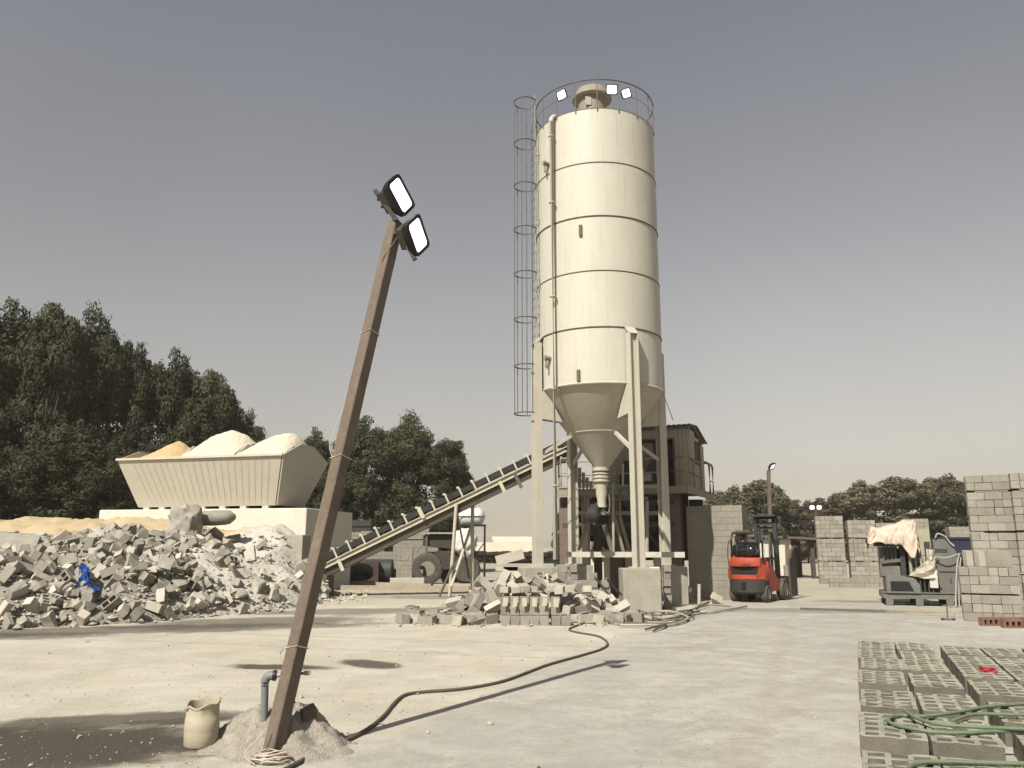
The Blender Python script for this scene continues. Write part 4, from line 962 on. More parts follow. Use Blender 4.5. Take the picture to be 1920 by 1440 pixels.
b = MB(); b.cyl(P(849, 1060, CY - .4), P(824, 1118, CY - .6), .045, n=8); b.build('trestle_brace', 'conv_dark', conv)
b = MB(); b.cyl(P(846, 1100, CY - .45), P(884, 985, CY + .45), .05, n=8); b.build('trestle_brace', 'conv', conv)
b = MB(); b.cyl(P(858, 965, CY - .4), P(880, 1085, CY + .5), .035, n=8); b.build('trestle_brace', 'conv_dark', conv)
# ================================================================ leaning lamp post, front
pb = Vector((-1.98, 6.98, -.1)); pt_ = P(742, 418, 8.15)
pd = (pt_ - pb).normalized()
post = thing('lamp_post', 'leaning rusty square lamp post with two white floodlights in front of the yard', 'lamp post', (pb.x, pb.y, 0))
b = MB()
yaw = R(-33); fx = Vector((math.cos(yaw), math.sin(yaw), 0)); fx = (fx - pd * fx.dot(pd)).normalized(); fy = pd.cross(fx)
N = 40; rings = []
for k in range(N + 1):
    c = pb + (pt_ - pb) * (k / N) + fx * .004 * fbm(k, 0, .4); w = .064
    rings.append([c + fx * sx * w + fy * sy * w for sx, sy in ((-1, -.86), (-.86, -1), (.86, -1), (1, -.86), (1, .86), (.86, 1), (-.86, 1), (-1, .86))])
b.loft(rings); b.build('pole', 'rust', post, smooth=30)
# two square bars carrying the lamps
def pp(px, py, Y=8.1): return P(px, py, Y)
CR_, CU_, CF_ = Vector((1, 0, 0)), Vector((0, -sp, cp)), Vector((0, cp, sp))
def camdir(a): return (CR_ * a[0] + CF_ * a[1] + CU_ * a[2]).normalized()
b = MB(); b.bar(pp(703, 357, 8.05), pp(744, 414, 8.05), .045, .045); b.build('cross_arm', 'black', post, smooth=0)
b = MB(); b.bar(pp(748, 428, 8.03), pp(778, 487, 8.0), .045, .045); b.build('cross_arm', 'black', post, smooth=0)
for (px, py, Y, w, h, E1, E2) in ((751, 366, 8.0, .32, .395, (.096, .1, -.184), (-.059, -.147, -.111)), (783, 441, 7.95, .30, .38, (.05, .1, -.161), (-.065, -.123, -.097))):
    v_ = camdir(E1); u_ = camdir(E2); u_ = (u_ - v_ * u_.dot(v_)).normalized(); f_ = u_.cross(v_)
    if f_.y > 0: u_ = -u_; f_ = -f_
    fl, u, v, f = floodlight(P(px, py, Y), f_, w, h, post, 0, True, .034, axes=(u_, v_, f_))
    # roll the long side to lean like the lamp in the yard
    q = P(px, py, Y)
    b = MB()
    a0 = q - f * .12
    for s in (-1, 1): b.bar(a0 + v * .12 * s, a0 - f * .17 + v * .04 * s, .02, .035)
    b.box(a0 - f * .05, (.12, .12, .08), rot=Matrix((u, v, f)).transposed()); b.build('bracket', 'galv', fl, smooth=0)
b = MB(); b.tube(catmull([pp(752, 424, 8.0), pp(742, 450, 8.0), pp(722, 478, 7.98), pp(714, 500, 7.98), pp(706, 540, 7.95)]), .007, 6)
b.build('lamp_cable', 'brown', post)
def onpole(py):
    lo_, hi_ = 0., 1.
    for _ in range(40):
        m2 = (lo_ + hi_) / 2; q_ = pb + (pt_ - pb) * m2; d_ = q_ - Vector((0, 0, CAMZ)); y_ = 720 - FPX * d_.dot(CU_) / d_.dot(CF_)
        if y_ > py: lo_ = m2
        else: hi_ = m2
    return pb + (pt_ - pb) * lo_
for (px, py) in ((546, 1213), (632, 858), (690, 625)):
    b = MB()
    c = onpole(py)
    w = .069; b.tube([c + fx * sx * w + fy * sy * w + pd * (.012 * sx - .01) for sx, sy in ((-1, -1), (1, -1), (1, 1), (-1, 1))], .005, 6, closed=True); b.build('wire_tie', 'wire', post)
b = MB(); c = onpole(1213); b.tube([c - fx * .069 - fy * .069, c - fx * .12 - fy * .06 - pd * .07, c - fx * .10 - fy * .05 - pd * .14], .004, 5); b.build('loose_wire', 'wire', post); b = MB()
c1, c2, c3 = onpole(760), onpole(815), onpole(862); o_ = fx * -.068 + fy * -.03; b.tube(catmull([c1 + o_, c1 * .5 + c2 * .5 + o_ * 1.5, c2 + o_ * 1.8, c2 * .5 + c3 * .5 + o_ * 1.9, c3 + o_ * 1.05]), .004, 6)
b.build('loose_wire', 'wire', post)
# footing round the foot of the post
fc = Vector((-2.02, 7.46, 0))
b = MB()
def foot_fn(u, v):
    t = 2 * PI * u; r = v
    rad = (.74 + .10 * math.cos(t * 2 + .6) + .14 * fbm(math.cos(t) * 1.2, math.sin(t) * 1.2, 1, 4)) * r
    prof = .37 * (1 - sst(.18, 1.0, r ** .85)) 
    x, y = fc.x + math.cos(t) * rad, fc.y + math.sin(t) * rad
    e = min(1, (1 - r) * 4)
    z = prof + e * (.07 * fbm(x, y, 3.2, 5) + .035 * fbm(x, y, 9, 4) + .018 * fbm(x, y, 26, 2))
    return Vector((x, y, max(z, -.05) - .02))
b.grid(foot_fn, 110, 60)
ft = tag(b.build('concrete_footing', 'footing', smooth=0), 'rough pebbly concrete lump heaped round the foot of the lamp post', 'footing')
for p in ft.data.polygons: p.use_smooth = True
pts, szs = [], []
for k in range(1900):
    t = rng.uniform(0, 1); v = rng.uniform(.05, 1.06); q = foot_fn(t, min(v, 1)); s = rng.uniform(.003, .014)
    if v > 1: q = Vector((fc.x + (q.x - fc.x) * v, fc.y + (q.y - fc.y) * v, .005))
    pts.append((q.x, q.y, q.z + s * .35)); szs.append(s)
stones('pebbles', 'pebble', pts, szs, 9, ft)
ft_peb = bpy.data.objects['pebbles']; ft_peb.location = ft_peb.location - ft.location; ft_peb['kind'] = 'stuff'
q = P(572, 1352, 7.38)
b = MB(); b.add([(x, y, z) for x, y, z in []], [])
o = bpy.data.objects.new('concrete_stub', chunk_mesh('stub', (.2, .17, .26), 2, 77, 'conv_dark', .006)); COL.objects.link(o); o.location = (q.x, q.y, q.z - .02); o.rotation_euler = (.1, -.12, .5)
tag(o, 'dark square broken stub sticking out of the footing behind the post', 'stub')
# coil of stripped wire at the foot
b = MB()
cx, cy = pb.x + .05, pb.y - .10
for k in range(7):
    r0 = rng.uniform(.06, .12); ph = rng.uniform(0, 6); zz = .02 + .012 * k
    b.tube([(cx + (r0 + .02 * math.sin(3 * t + ph)) * math.cos(t) * 1.3, cy + (r0) * math.sin(t) * .8, zz + .01 * math.sin(2 * t + ph)) for t in [2 * PI * i / 22 for i in range(22)]], .006, 6, closed=True)
b.tube(catmull([P(500, 1365, 6.93), P(480, 1390, 6.88), P(463, 1406, 6.85), P(461, 1420, 6.82), P(478, 1434, 6.8)]), .006, 6)
tag(b.build('wire_coil', 'wire'), 'coil of pale stripped wire looped round the foot of the lamp post', 'wire coil')
# stand pipe
root = thing('standpipe', 'grey plastic standpipe with elbow and tap behind the lamp post', 'standpipe', (P(497, 1300, 7.25).x, 7.25, .3))
pa, pb2 = P(497, 1325, 7.25), P(497, 1278, 7.25)
b = MB(); b.cyl((pa.x, pa.y, .2), pb2, .031, n=16); b.build('riser', 'pvc', root)
b = MB(); ex = P(515, 1268, 7.25)
b.tube([pb2 - Vector((0, 0, .03)), pb2] + [pb2 + Vector((.05 * (1 - math.cos(t)), 0, .05 * math.sin(t))) for t in (.4, .8, 1.2, 1.57)] + [Vector((ex.x, ex.y, pb2.z + .05))], .038, 16); b.build('elbow', 'pvc', root)
b = MB(); e0 = Vector((ex.x, ex.y, pb2.z + .05)); b.cyl(e0 - Vector((.01, 0, 0)), e0 + Vector((.012, 0, 0)), .045, n=16); b.build('coupling', 'black', root)
b = MB(); b.cyl(e0, e0 + Vector((.1, 0, .01)), .02, n=12); b.cyl(e0 + Vector((.1, 0, .01)), e0 + Vector((.29, 0, .02)), .013, n=10); b.box(e0 + Vector((.28, 0, .02)), (.05, .03, .035)); b.build('tap', 'galv_l', root)
# cut-down plastic pail
q = G(364, 1408); bc = Vector((q.x, q.y + .14, 0))
pail = thing('plastic_pail', 'cut down cream plastic pail standing on the ground left of the post', 'pail', bc)
b = MB(); n = 36; rings = []
def pr(r, z, wob=0.): return [bc + Vector((math.cos(2 * PI * k / n) * r * 1.02, math.sin(2 * PI * k / n) * r * .95, z + wob * (.028 * math.sin(2 * PI * k / n * 1 + .6) + .012 * math.sin(2 * PI * k / n * 5)))) for k in range(n)]
for r, z, w in ((.12, .0, 0), (.139, .02, 0), (.142, .12, 0), (.141, .135, 0), (.143, .145, 0), (.14, .24, .1), (.136, .245, .1), (.132, .33, .6), (.136, .335, .7), (.139, .36, 1), (.133, .365, 1), (.128, .34, .9), (.130, .12, 0), (.12, .015, 0)): rings.append(pr(r, z + .005, w))
b.loft(rings, caps=False); b.add(rings[0], [tuple(range(n))]); b.add(rings[-1], [tuple(range(n))]); b.build('body', 'pail', pail, smooth=50)
b = MB(); b.tube([bc + Vector((math.cos(t) * .147, math.sin(t) * .142, .352 + .028 * math.sin(t + .6) + .012 * math.sin(5 * t))) for t in [2 * PI * i / 40 for i in range(26)]], .009, 8); b.build('rim', 'pail', pail)
# long hose over the ground
hp = [(480, 1475), (560, 1434), (606, 1406), (650, 1392), (690, 1370), (720, 1345), (742, 1318), (762, 1305), (800, 1300), (870, 1294), (940, 1281), (990, 1263), (1030, 1248), (1090, 1231), (1128, 1219), (1139, 1208), (1122, 1195), (1080, 1187), (1068, 1180), (1100, 1168)]
pts = [G(x, y) for x, y in hp]; pts = [Vector((p.x, p.y, .019 + ground_z(p.x, p.y))) for p in pts]
b = MB(); b.tube(catmull(pts, 7), .019, 10); tag(b.build('water_hose', 'hose', smooth=60), 'long dark hose snaking from the lamp post across the yard', 'hose')

# ================================================================ laid slotted blocks, right front
GA = R(23); ge, gc = Vector((math.cos(GA), -math.sin(GA), 0)), Vector((math.sin(GA), math.cos(GA), 0))
GO = Vector((3.02, 7.4, 0))
SLB = [to_mesh(cellblock(.5, .2, .2, 3, 1, .045, .042, .06, .006), 'slotted block', 'block_side') for k in range(5)]
rowS = [(6.45, -5), (7.88, -5), (9.08, -5), (10.44, -5), (11.58, -5), (12.55, -5), (13.62, -5)]    # far edge of each unit on the left line
grpw = [0, 1.15, 2.27]
gname = ['left strip', 'middle strip', 'right strip']
for gi, off in enumerate(grpw):
    for ri, (yf, _) in enumerate(rowS):
        yy = yf + (0 if gi == 0 else (-.28 if gi == 1 else -.1))
        s1 = (yy - 7.4) / math.cos(GA)
        for ui in range(2):
            if gi == 2 and ui == 0 and False: continue
            du = rng.uniform(-.02, .02); dv = rng.uniform(-.03, .03)
            lab = f'grey slotted block laid in the {["nearest", "second", "third", "fourth", "fifth", "sixth", "farthest"][ri]} row of the {gname[gi]} of blocks'
            for k in range(5):
                p = GO + ge * (off + .25 + ui * .535 + du) + gc * (s1 - .1 - k * .205 + dv)
                depth = p.y * cp - 1.5 * sp
                if p.x / max(depth, .1) * FPX + 960 > 2000 or p.y < 4.5: continue
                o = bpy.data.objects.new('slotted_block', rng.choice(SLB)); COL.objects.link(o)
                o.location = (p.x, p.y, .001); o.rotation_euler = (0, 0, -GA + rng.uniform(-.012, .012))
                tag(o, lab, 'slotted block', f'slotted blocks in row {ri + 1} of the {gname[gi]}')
# green hose over them
def gz(l, z=.225): return [G(x, y, z) for x, y in l]
b = MB(); b.tube(catmull(gz([(2010, 1312), (1920, 1319), (1850, 1325), (1790, 1336), (1730, 1343), (1690, 1341), (1668, 1346), (1668, 1354), (1690, 1362), (1740, 1371), (1800, 1374), (1870, 1371), (1930, 1372), (2010, 1380)])), .016, 8)
b.tube(catmull(gz([(1697, 1332), (1716, 1345), (1755, 1357), (1830, 1363), (1900, 1366), (2010, 1372)], .25)), .016, 8)
b.tube(catmull(gz([(1785, 1352), (1830, 1339), (1920, 1340), (2010, 1335)], .24)), .016, 8)
tag(b.build('garden_hose', 'hose_g'), 'pale green hose looped over the slotted blocks', 'hose')
b = MB(); b.tube(catmull(gz([(1690, 1470), (1704, 1440), (1722, 1431), (1760, 1428), (1850, 1430), (1920, 1432), (2010, 1434)])), .016, 8)
tag(b.build('garden_hose', 'hose_g'), 'pale green hose running across the nearest blocks at the bottom edge', 'hose')
q = G(1852, 1256, .22)
tag(lump('work_glove', 'redrag', q, (.10, .07, .035), 3, .6, 3), 'crumpled red work glove lying on the slotted blocks', 'glove')

# ================================================================ stacked blocks
STK_INST, STUFF = 0, MB()
BF_ = [box_mesh('stacked block', (.396, .196, .194), 'block', .003, 50 + k) for k in range(4)]
BE_ = [box_mesh('stacked block', (.196, .196, .194), 'block', .003, 60 + k) for k in range(3)]
def stack(px, Y, w, d, rows, rz, label, group, single=True, z0=.0, layers=5, gap=.06):
    """cube of blocks: near face of blocks placed one by one, the rest as core. (px, Y) = near left corner"""
    global STK_INST
    c = G(px, 1100); x0 = (px - 960) / FPX * (Y * cp + (z0 - CAMZ) * sp); M = TR(x0, Y, 0, rz)
    nb = max(1, round(w / .4)); nd_ = max(1, round(d / .2)); z = z0
    for r in range(rows):
        if r and r % layers == 0: z += gap
        off = .2 if (r % 2 and nb > 1) else 0
        xs_ = []
        x = 0
        if off: xs_.append((0.0, .2)); x = .2
        while x < nb * .4 - .05:
            ww = min(.4, nb * .4 - x)
            if ww > .3 and rng.random() < .28: xs_ += [(x, .2), (x + .2, .2)]
            else: xs_.append((x, ww))
            x += ww
        for (x, ww) in xs_:
            jx, jy = rng.uniform(-.006, .006), rng.uniform(-.012, .012)
            if single:
                me = rng.choice(BF_ if ww > .3 else BE_)
                p = M @ Vector((x + ww / 2 + jx, .1 + jy, z + .1)); o = bpy.data.objects.new('stacked_block', me); COL.objects.link(o)
                o.location = p; o.rotation_euler = (0, 0, rz + rng.uniform(-.012, .012)); tag(o, label, 'block', group); STK_INST += 1
            else:
                STUFF.M = M; STUFF.box((x + ww / 2 + jx, .1 + jy, z + .098), (ww - .008, .196, .192))
        STUFF.M = M
        for k in range(1, nd_):
            if nd_ > 2: 
                for xx in ((.1, nb * .4 - .1) if k < nd_ - 1 else np.arange(.1, nb * .4, .2)):
                    STUFF.box((xx + rng.uniform(-.006, .006), .1 + k * .2, z + .098), (.194, .194, .192))
        z += .2
    return z
# big stacks by the machine
zt = stack(1808, 19.4, 1.2, 1.0, 6, R(-27), 'grey block in the low front stack with white blocks on top', 'blocks in the low front stack', layers=3, gap=.03)
stack(1838, 21.3, 1.2, 1.0, 17, R(-27), 'grey block in the tall stack behind the low front stack', 'blocks in the tall stack behind the low one', layers=5, gap=.05)
stack(1926, 20.5, 1.2, 1.0, 17, R(-27), 'grey block in the tall stack cut off at the photo edge', 'blocks in the stack at the photo edge', layers=5, gap=.05)
stack(1538, 38.4, 1.2, 1.2, 15, R(-18), 'grey block in the tall stack beside the white hut', 'blocks in the stack beside the hut', layers=5)
stack(1598, 38.2, 1.2, 1.2, 14, R(-18), 'grey block in the tall stack right of the one beside the hut', 'blocks in the second tall stack', layers=5)
stack(1652, 42.5, 1.2, 1.2, 14, R(-18), '', '', False); stack(1703, 42, 1.2, 1.2, 15, R(-18), '', '', False)
stack(1790, 42, 1.6, 1.2, 13, R(-18), '', '', False)
stack(1556, 35.2, 2.8, .4, 2, R(-12), '', '', False)
stack(1473, 41, .4, .4, 4, 0, '', '', False)
# yard behind the conveyor
for (px, Y, w, d, r, rz) in ((690, 42, 1.6, .8, 7, 5), (722, 42.2, 2.0, .8, 6, 5), (776, 41.5, 1.2, .8, 9, 3), (674, 43, 1.2, .8, 12, 4), (655, 46, 1.6, .8, 12, 4), (735, 46, 2.0, .8, 14, 4), (690, 46.5, .8, .8, 9, 10), (640, 44, .8, .8, 6, 0), (595, 48, 1.2, .8, 13, 0), (705, 41.0, 2.8, .6, 5, 3), (795, 42, 1.2, .8, 10, 3)):
    stack(px, Y, w, d, r, R(rz), '', '', False)
STUFF.M = Matrix()
for (px, Y, w, d, r, rz) in ((648, 40.5, .8, .6, 8, 8), (800, 39.9, 1.2, .4, 7, 2), (826, 40.6, .8, .4, 9, 4), (742, 40.2, .8, .4, 8, -4), (700, 40.0, .4, .4, 5, 20), (762, 40.4, .8, .4, 3, 10)):
    stack(px, Y, w, d, r, R(rz), '', '', False)
STUFF.M = Matrix()
# white blocks and oddments on the low stack
q = P(1806, 1060, 19.5)
for k in range(3):
    o = inst('pale_block', SOL[1], (q.x + .13 + k * .23 + (.75 if k == 2 else 0), 19.5 - k * .1 - (.3 if k == 2 else 0), zt + (.2 if k < 2 else .1)), (0, PI / 2 if k < 2 else .1, .1 * k), ['whitish block standing at the left end of the low front stack', 'second whitish block standing on the low front stack', 'small whitish block lying at the right end of the low front stack'][k], 'block', None, .95 if k < 2 else .6)
STUFF.box((q.x + .95, 19.75, zt + .19), (.62, .4, .38), R(-27))
o = kind(tag(STUFF.build('stacked_blocks', 'block', smooth=0), 'grey blocks filling the stacks beyond and behind the conveyor and machine', 'blocks'), 'stuff')
# red bricks
BR = to_mesh(centred(cellblock(.4, .2, .14, 3, 1, .05, .045, .02, .004), .14), 'red brick', 'brick')
q = G(1862, 1178)
for k, (dx, dy, dz, rz) in enumerate(((0, .55, .07, .05), (.22, .1, .07, -.03), (.65, .08, .07, .02), (1.08, .12, .07, 0), (.45, .55, .07, .03), (.9, .5, .07, -.04))):
    inst('red_brick', BR, (q.x + .25 + dx, q.y + dy, dz + .01), (R(90), 0, rz), ['red hollow brick alone at the left end of the row by the front stack', 'red hollow brick with holes facing out in the row before the stack', 'red hollow brick with holes facing out in the row before the stack', 'red hollow brick with holes facing out in the row before the stack', 'red hollow brick in the back row under the low front stack', 'red hollow brick in the back row under the low front stack'][k], 'brick', ['lone brick', 'bricks in the front row', 'bricks in the front row', 'bricks in the front row', 'bricks in the back row', 'bricks in the back row'][k])

# ================================================================ spilled blocks before the silo
def pile_h(x, y):
    return max(0, .75 * math.exp(-((x - .75) ** 2 / 2.2 + (y - 20.7) ** 2 / 1.1)) + .4 * math.exp(-((x + .5) ** 2 / .7 + (y - 20.3) ** 2 / .6)) - .05)
b = MB()
def pf(u, v):
    x, y = -2.4 + 6 * u, 18.6 + 3.6 * v; e = min(u, 1 - u, v, 1 - v) * 6
    return Vector((x, y, -.06 + min(1, e) * (pile_h(x, y) + .05 * fbm(x, y, 2, 4))))
b.grid(pf, 60, 40); kind(tag(b.build('block_rubble', 'chunk', smooth=0), 'crushed grey rubble lying under the spilled blocks', 'rubble'), 'stuff')
q0 = G(938, 1172); q1 = G(1068, 1174)
nU = 7; du_ = (q1 - q0) / nU
for k in range(7):                                       # the neat two-course row in front
    c = q0 + du_ * (k + .5) + Vector((0, .2, 0))
    if k >= 5: c += Vector((.04, .05, 0))
    o = bpy.data.objects.new('block', SOL[0]); COL.objects.link(o); o.location = c + Vector((0, 0, .1)); o.rotation_euler = (0, 0, PI / 2 + rng.uniform(-.03, .03))
    tag(o, 'grey block in the neat bottom course before the silo', 'block', 'blocks in the neat bottom course')
    if k < 6:
        o = bpy.data.objects.new('upright_block', SOL[0]); COL.objects.link(o); o.location = c + Vector((0, .0, .405)); o.rotation_euler = (0, PI / 2, PI / 2 + rng.uniform(-.04, .04) + (0 if k < 5 else .12))
        o.rotation_euler = (PI / 2 * 0, PI / 2, PI / 2 + rng.uniform(-.03, .03))
        tag(o, 'grey block standing upright with a white face patch in the front row', 'block', 'upright blocks with white patches')
        p = MB(); p.prism([(c.x - .06, c.y - .203, .40 + .02 * math.sin(k * 5)), (c.x + .05, c.y - .203, .41 - .03 * math.sin(k * 3)), (c.x + .06 - .02 * math.sin(k * 7), c.y - .203, .585), (c.x - .045 + .02 * math.sin(k * 2), c.y - .203, .59)], (0, 0, 0), (0, -.012, 0)); mp_ = p.build('pale_patch', 'cement', None, smooth=0); mp_.parent = o  # thin pale patch on the upper part of the front face
        mp_.matrix_parent_inverse = (Matrix.Translation(o.location) @ o.rotation_euler.to_matrix().to_4x4()).inverted()
pls = []
tries = 0
while len(pls) < 105 and tries < 4000:
    tries += 1
    x, y = rng.gauss(.3, 1.35), rng.uniform(18.5, 21.6)
    if not -2.6 < x < 3.0: continue
    if -.4 < x < 1.5 and y < 19.5: continue
    if any((x - a) ** 2 + (y - b_) ** 2 < .05 for a, b_ in pls): continue
    if x > 1.6 and y > 20.2 and rng.random() < .5: continue
    pls.append((x, y)); q = rng.random(); h = pile_h(x, y); flat = h < .06
    rot = (rng.uniform(-.15, .15) if flat else rng.uniform(-1.1, 1.1), rng.uniform(-.1, .1) if flat else rng.uniform(-.9, .9), rng.uniform(0, 6.28))
    if q < .38: a = ('hollow_block', rng.choice(HOL), 'hollow grey block with open cores in the spilled pile before the silo', 'block', 'hollow blocks in the spilled pile')
    elif q < .68: a = ('solid_block', rng.choice(SOL), 'plain grey block lying askew in the spilled pile before the silo', 'block', 'plain blocks in the spilled pile')
    else: a = ('broken_block', rng.choice(CHK), 'broken block lump in the spilled pile before the silo', 'broken block', 'broken blocks in the spilled pile')
    inst(a[0], a[1], (x, y, max(0, h) + (.1 if flat else rng.uniform(.1, .22))), rot, a[2], a[3], a[4])
for k in range(10):                                      # light row topping the pile
    p = P(948 + k * 17, 1106 - 2 * (k % 3), 19.3)
    if k in (4, 8): continue
    inst('solid_block', SOL[1], (p.x, 19.35 + .1 * (k % 2), p.z), (rng.uniform(-.1, .1), rng.uniform(-.15, .15), PI / 2 + rng.uniform(-.3, .3)), 'pale block lying along the top of the neat front row', 'block', 'pale blocks topping the front row')
for k, (px, py, rx, rz) in enumerate(((1050, 1083, 1.0, .6), (1150, 1118, .3, .4), (905, 1090, .8, .2), (1150, 1120, .9, 1.2), (1090, 1115, .2, .3))):
    p = P(px, py, 20.6); p.z = max(pile_h(p.x, p.y), 0) + .24; inst('tilted_block', SOL[k % 2], p, (rx, .5, rz), ['pale block tipped on end atop the spilled pile left of the pedestal', 'grey block leaning left of the front concrete pedestal', 'block tipped on end at the left crest of the spilled pile', 'block tilted between spilled pile and front pedestal', 'block lying across the middle of the spilled pile'][k], 'block', None)
for (px, Yb, nb, rows, lab, gname_) in ((1086, 22.6, 3, 5, 'block in the stacked column left of the front pedestal', 'blocks stacked left of the front pedestal'), (1048, 22.9, 2, 7, 'block in the stacked column in front of the rear silo leg', 'blocks stacked before the rear leg'), (1226, 23.4, 2, 7, 'block stacked behind the front pedestal near the brown column', 'blocks stacked behind the pedestal')):
    x0 = (px - 960) / FPX * (Yb * cp - 1.2 * sp)
    for r in range(rows):
        for k in range(nb):
            if r == rows - 1 and rng.random() < .35: continue
            inst('stacked_block', rng.choice(BE_ if rng.random() < .5 else BF_[:2]) if nb > 2 else rng.choice(BE_), (x0 + k * .27 + .13 + rng.uniform(-.03, .03), Yb + rng.uniform(-.06, .06), r * .2 + .1), (0, 0, PI / 2 * (rng.random() < .5) + rng.uniform(-.08, .08)), lab, 'block', gname_)
pts, szs = [], []
for k in range(420):
    x, y = rng.gauss(.3, 1.6), rng.uniform(18.0, 21.6); s = .015 + .05 * rng.random() ** 2; pts.append((x, y, max(0, pile_h(x, y)) + s * .4)); szs.append(s)
kind(tag(stones('block_crumbs', 'chunk', pts, szs, 21), 'crumbs of broken block around the spilled pile', 'rubble'), 'stuff')
# cables tangled at the pedestal
cab_px = [[(1098, 1140), (1120, 1128), (1160, 1130), (1200, 1150), (1240, 1158), (1290, 1150), (1330, 1138)],
          [(1092, 1150), (1096, 1163), (1130, 1170), (1190, 1172), (1250, 1173), (1285, 1165), (1292, 1158), (1312, 1150)],
          [(1160, 1176), (1210, 1178), (1260, 1175), (1290, 1163), (1250, 1152), (1200, 1155), (1165, 1166)],
          [(1150, 1165), (1200, 1148), (1262, 1148), (1300, 1160), (1262, 1168), (1222, 1160), (1240, 1142), (1300, 1138), (1370, 1142)],
          [(1210, 1184), (1236, 1180), (1250, 1175), (1243, 1180), (1225, 1186)], [(1230, 1120), (1228, 1140), (1250, 1152), (1290, 1146), (1330, 1152), (1400, 1140)],
          [(1236, 1122), (1246, 1146), (1232, 1156), (1210, 1146), (1190, 1156), (1230, 1166), (1290, 1158), (1350, 1148)],
          [(1112, 1172), (1150, 1160), (1190, 1160), (1220, 1168), (1270, 1160), (1310, 1140), (1330, 1130)]]
for k, l in enumerate(cab_px):
    ps = [G(x, y) for x, y in l]; ps = [Vector((p.x, p.y, .03 + .05 * rng.random())) for p in ps]
    b = MB(); b.tube(catmull(ps, 8), .017 + .006 * (k % 3), 7)
    tag(b.build('cable', ['cable', 'hose', 'galv_l'][k % 3]), 'cable or hose tangled on the ground beside the front pedestal', 'cable', 'cables tangled beside the pedestal')
b = MB(); b.cyl(P(1137, 1085, 21.4), G(1190, 1142), .03, n=8); b.cyl(P(1115, 1082, 21.2), G(1170, 1150), .03, n=8)
tag(b.build('steel_pipes', 'galv'), 'pair of thin steel pipes leaning down over the spilled blocks', 'pipes')
b = MB(); q = P(956, 1045, 26); b.box((q.x, 26, q.z), (.9, .12, .3), 0, Matrix.Rotation(-.25, 3, 'Y')); b.box((q.x - .1, 25.9, q.z - .35), (.7, .1, .12)); b.box((q.x + .2, 26.1, .55), (.8, .5, 1.1))
tag(b.build('broken_slab', 'block_pale', smooth=0), 'pale broken slab propped on blocks left of the ladder foot', 'slab')
# block wall behind the platform
wq0, wq1 = P(1290, 1000, 27.6), P(1395, 1000, 26.6)
b = MB(); dv = Vector((wq1.x - wq0.x, wq1.y - wq0.y, 0)); Lw = dv.length; dv.normalize(); ang = math.atan2(dv.y, dv.x)
Hw = 3.05; nr = 15
for r in range(nr):
    x = -.2 * (r % 2)
    while x < Lw - .01:
        x0_, x1_ = max(x, 0), min(x + .4, Lw)
        if x1_ - x0_ > .02:
            c = Vector((wq0.x, wq0.y, 0)) + dv * ((x0_ + x1_) / 2); b.box((c.x, c.y + rng.uniform(-.004, .004), r * Hw / nr + Hw / nr / 2), (x1_ - x0_ - .008, .2, Hw / nr - .008), ang)
        x += .4
b.box((wq0 + (wq1 - wq0) / 2).to_tuple()[:2] + (Hw / 2,), (Lw - .02, .17, Hw - .02), ang)
b.bar(Vector((wq1.x, wq1.y, Hw / 2)) - dv * .1 + Vector((0, .1, 0)), Vector((wq1.x + .9, wq1.y + 3.0, Hw / 2)), .2, Hw - .01, (0, 0, 1))
tag(b.build('block_wall', 'wallblock', smooth=0), 'tall grey block wall behind the forklift, top edge bare against trees', 'wall')
# pieces of junk in the shade by the brown column
for k, (px, py) in enumerate(((1290, 1128), (1312, 1120), (1338, 1132))):
    p = G(px, py); inst('broken_block', CHK[k], (p.x, p.y, .1), (.3 * k, .4, k), ['broken block lump lying in shade by the brown column', 'broken block propped in shade between column and forklift', 'broken block lump in shade just left of the forklift'][k], 'broken block', None, 1.1)
b = MB(); p = G(1311, 1136); b.cyl((p.x, p.y, 0), (p.x + .03, p.y, .62), .05, n=10); tag(b.build('stake', 'block_pale'), 'short pale post stub beside the cables left of the forklift', 'post')
# ================================================================ forklift
fq = G(1405, 1131); FM = TR(7.2, 25.6, 0, -R(36))       # local: x right, y forward, z up; origin under the tail
fk = thing('forklift', 'red forklift with charcoal counterweight seen from behind, mast raised', 'forklift', (7.35 + .5, 26.4, 0))
def fb(): return MB(FM)
def rrect(y, hw, z0, z1, bulge=0.): # cross ring for counterweight
    n = 7; out = []
    for (x, z) in ((-hw, z0), (-hw, z1), (hw, z1), (hw, z0)): out.append((x, y, z))
    return out
def slab_ring(poly, y): return [(x, y, z) for x, z in poly]
# charcoal lower counterweight with curved back
b = fb()
def cw(y0, hw, z0, z1, c): # plan-curved block from tail to front
    b_ = []
    for z, k in ((z0, .93), (z0 + .06, 1.), (z1, 1.)):
        ring = []
        for t in np.linspace(-1, 1, 13): ring.append((t * hw * k, y0 + c * abs(t) ** 2.6 + (1 - k) * .6, z))
        ring += [(hw * k, .62, z), (-hw * k, .62, z)]
        b_.append(ring)
    return b_
b.loft(cw(.0, .56, .26, .68, .30)); b.build('counterweight', 'charcoal', fk, smooth=35)
b = fb(); b.box((0, .0, .52), (.16, .06, .2)); b.cyl((0, -.04, .42), (0, -.04, .62), .025, n=10); b.build('tow_pin', 'black', fk, smooth=30)
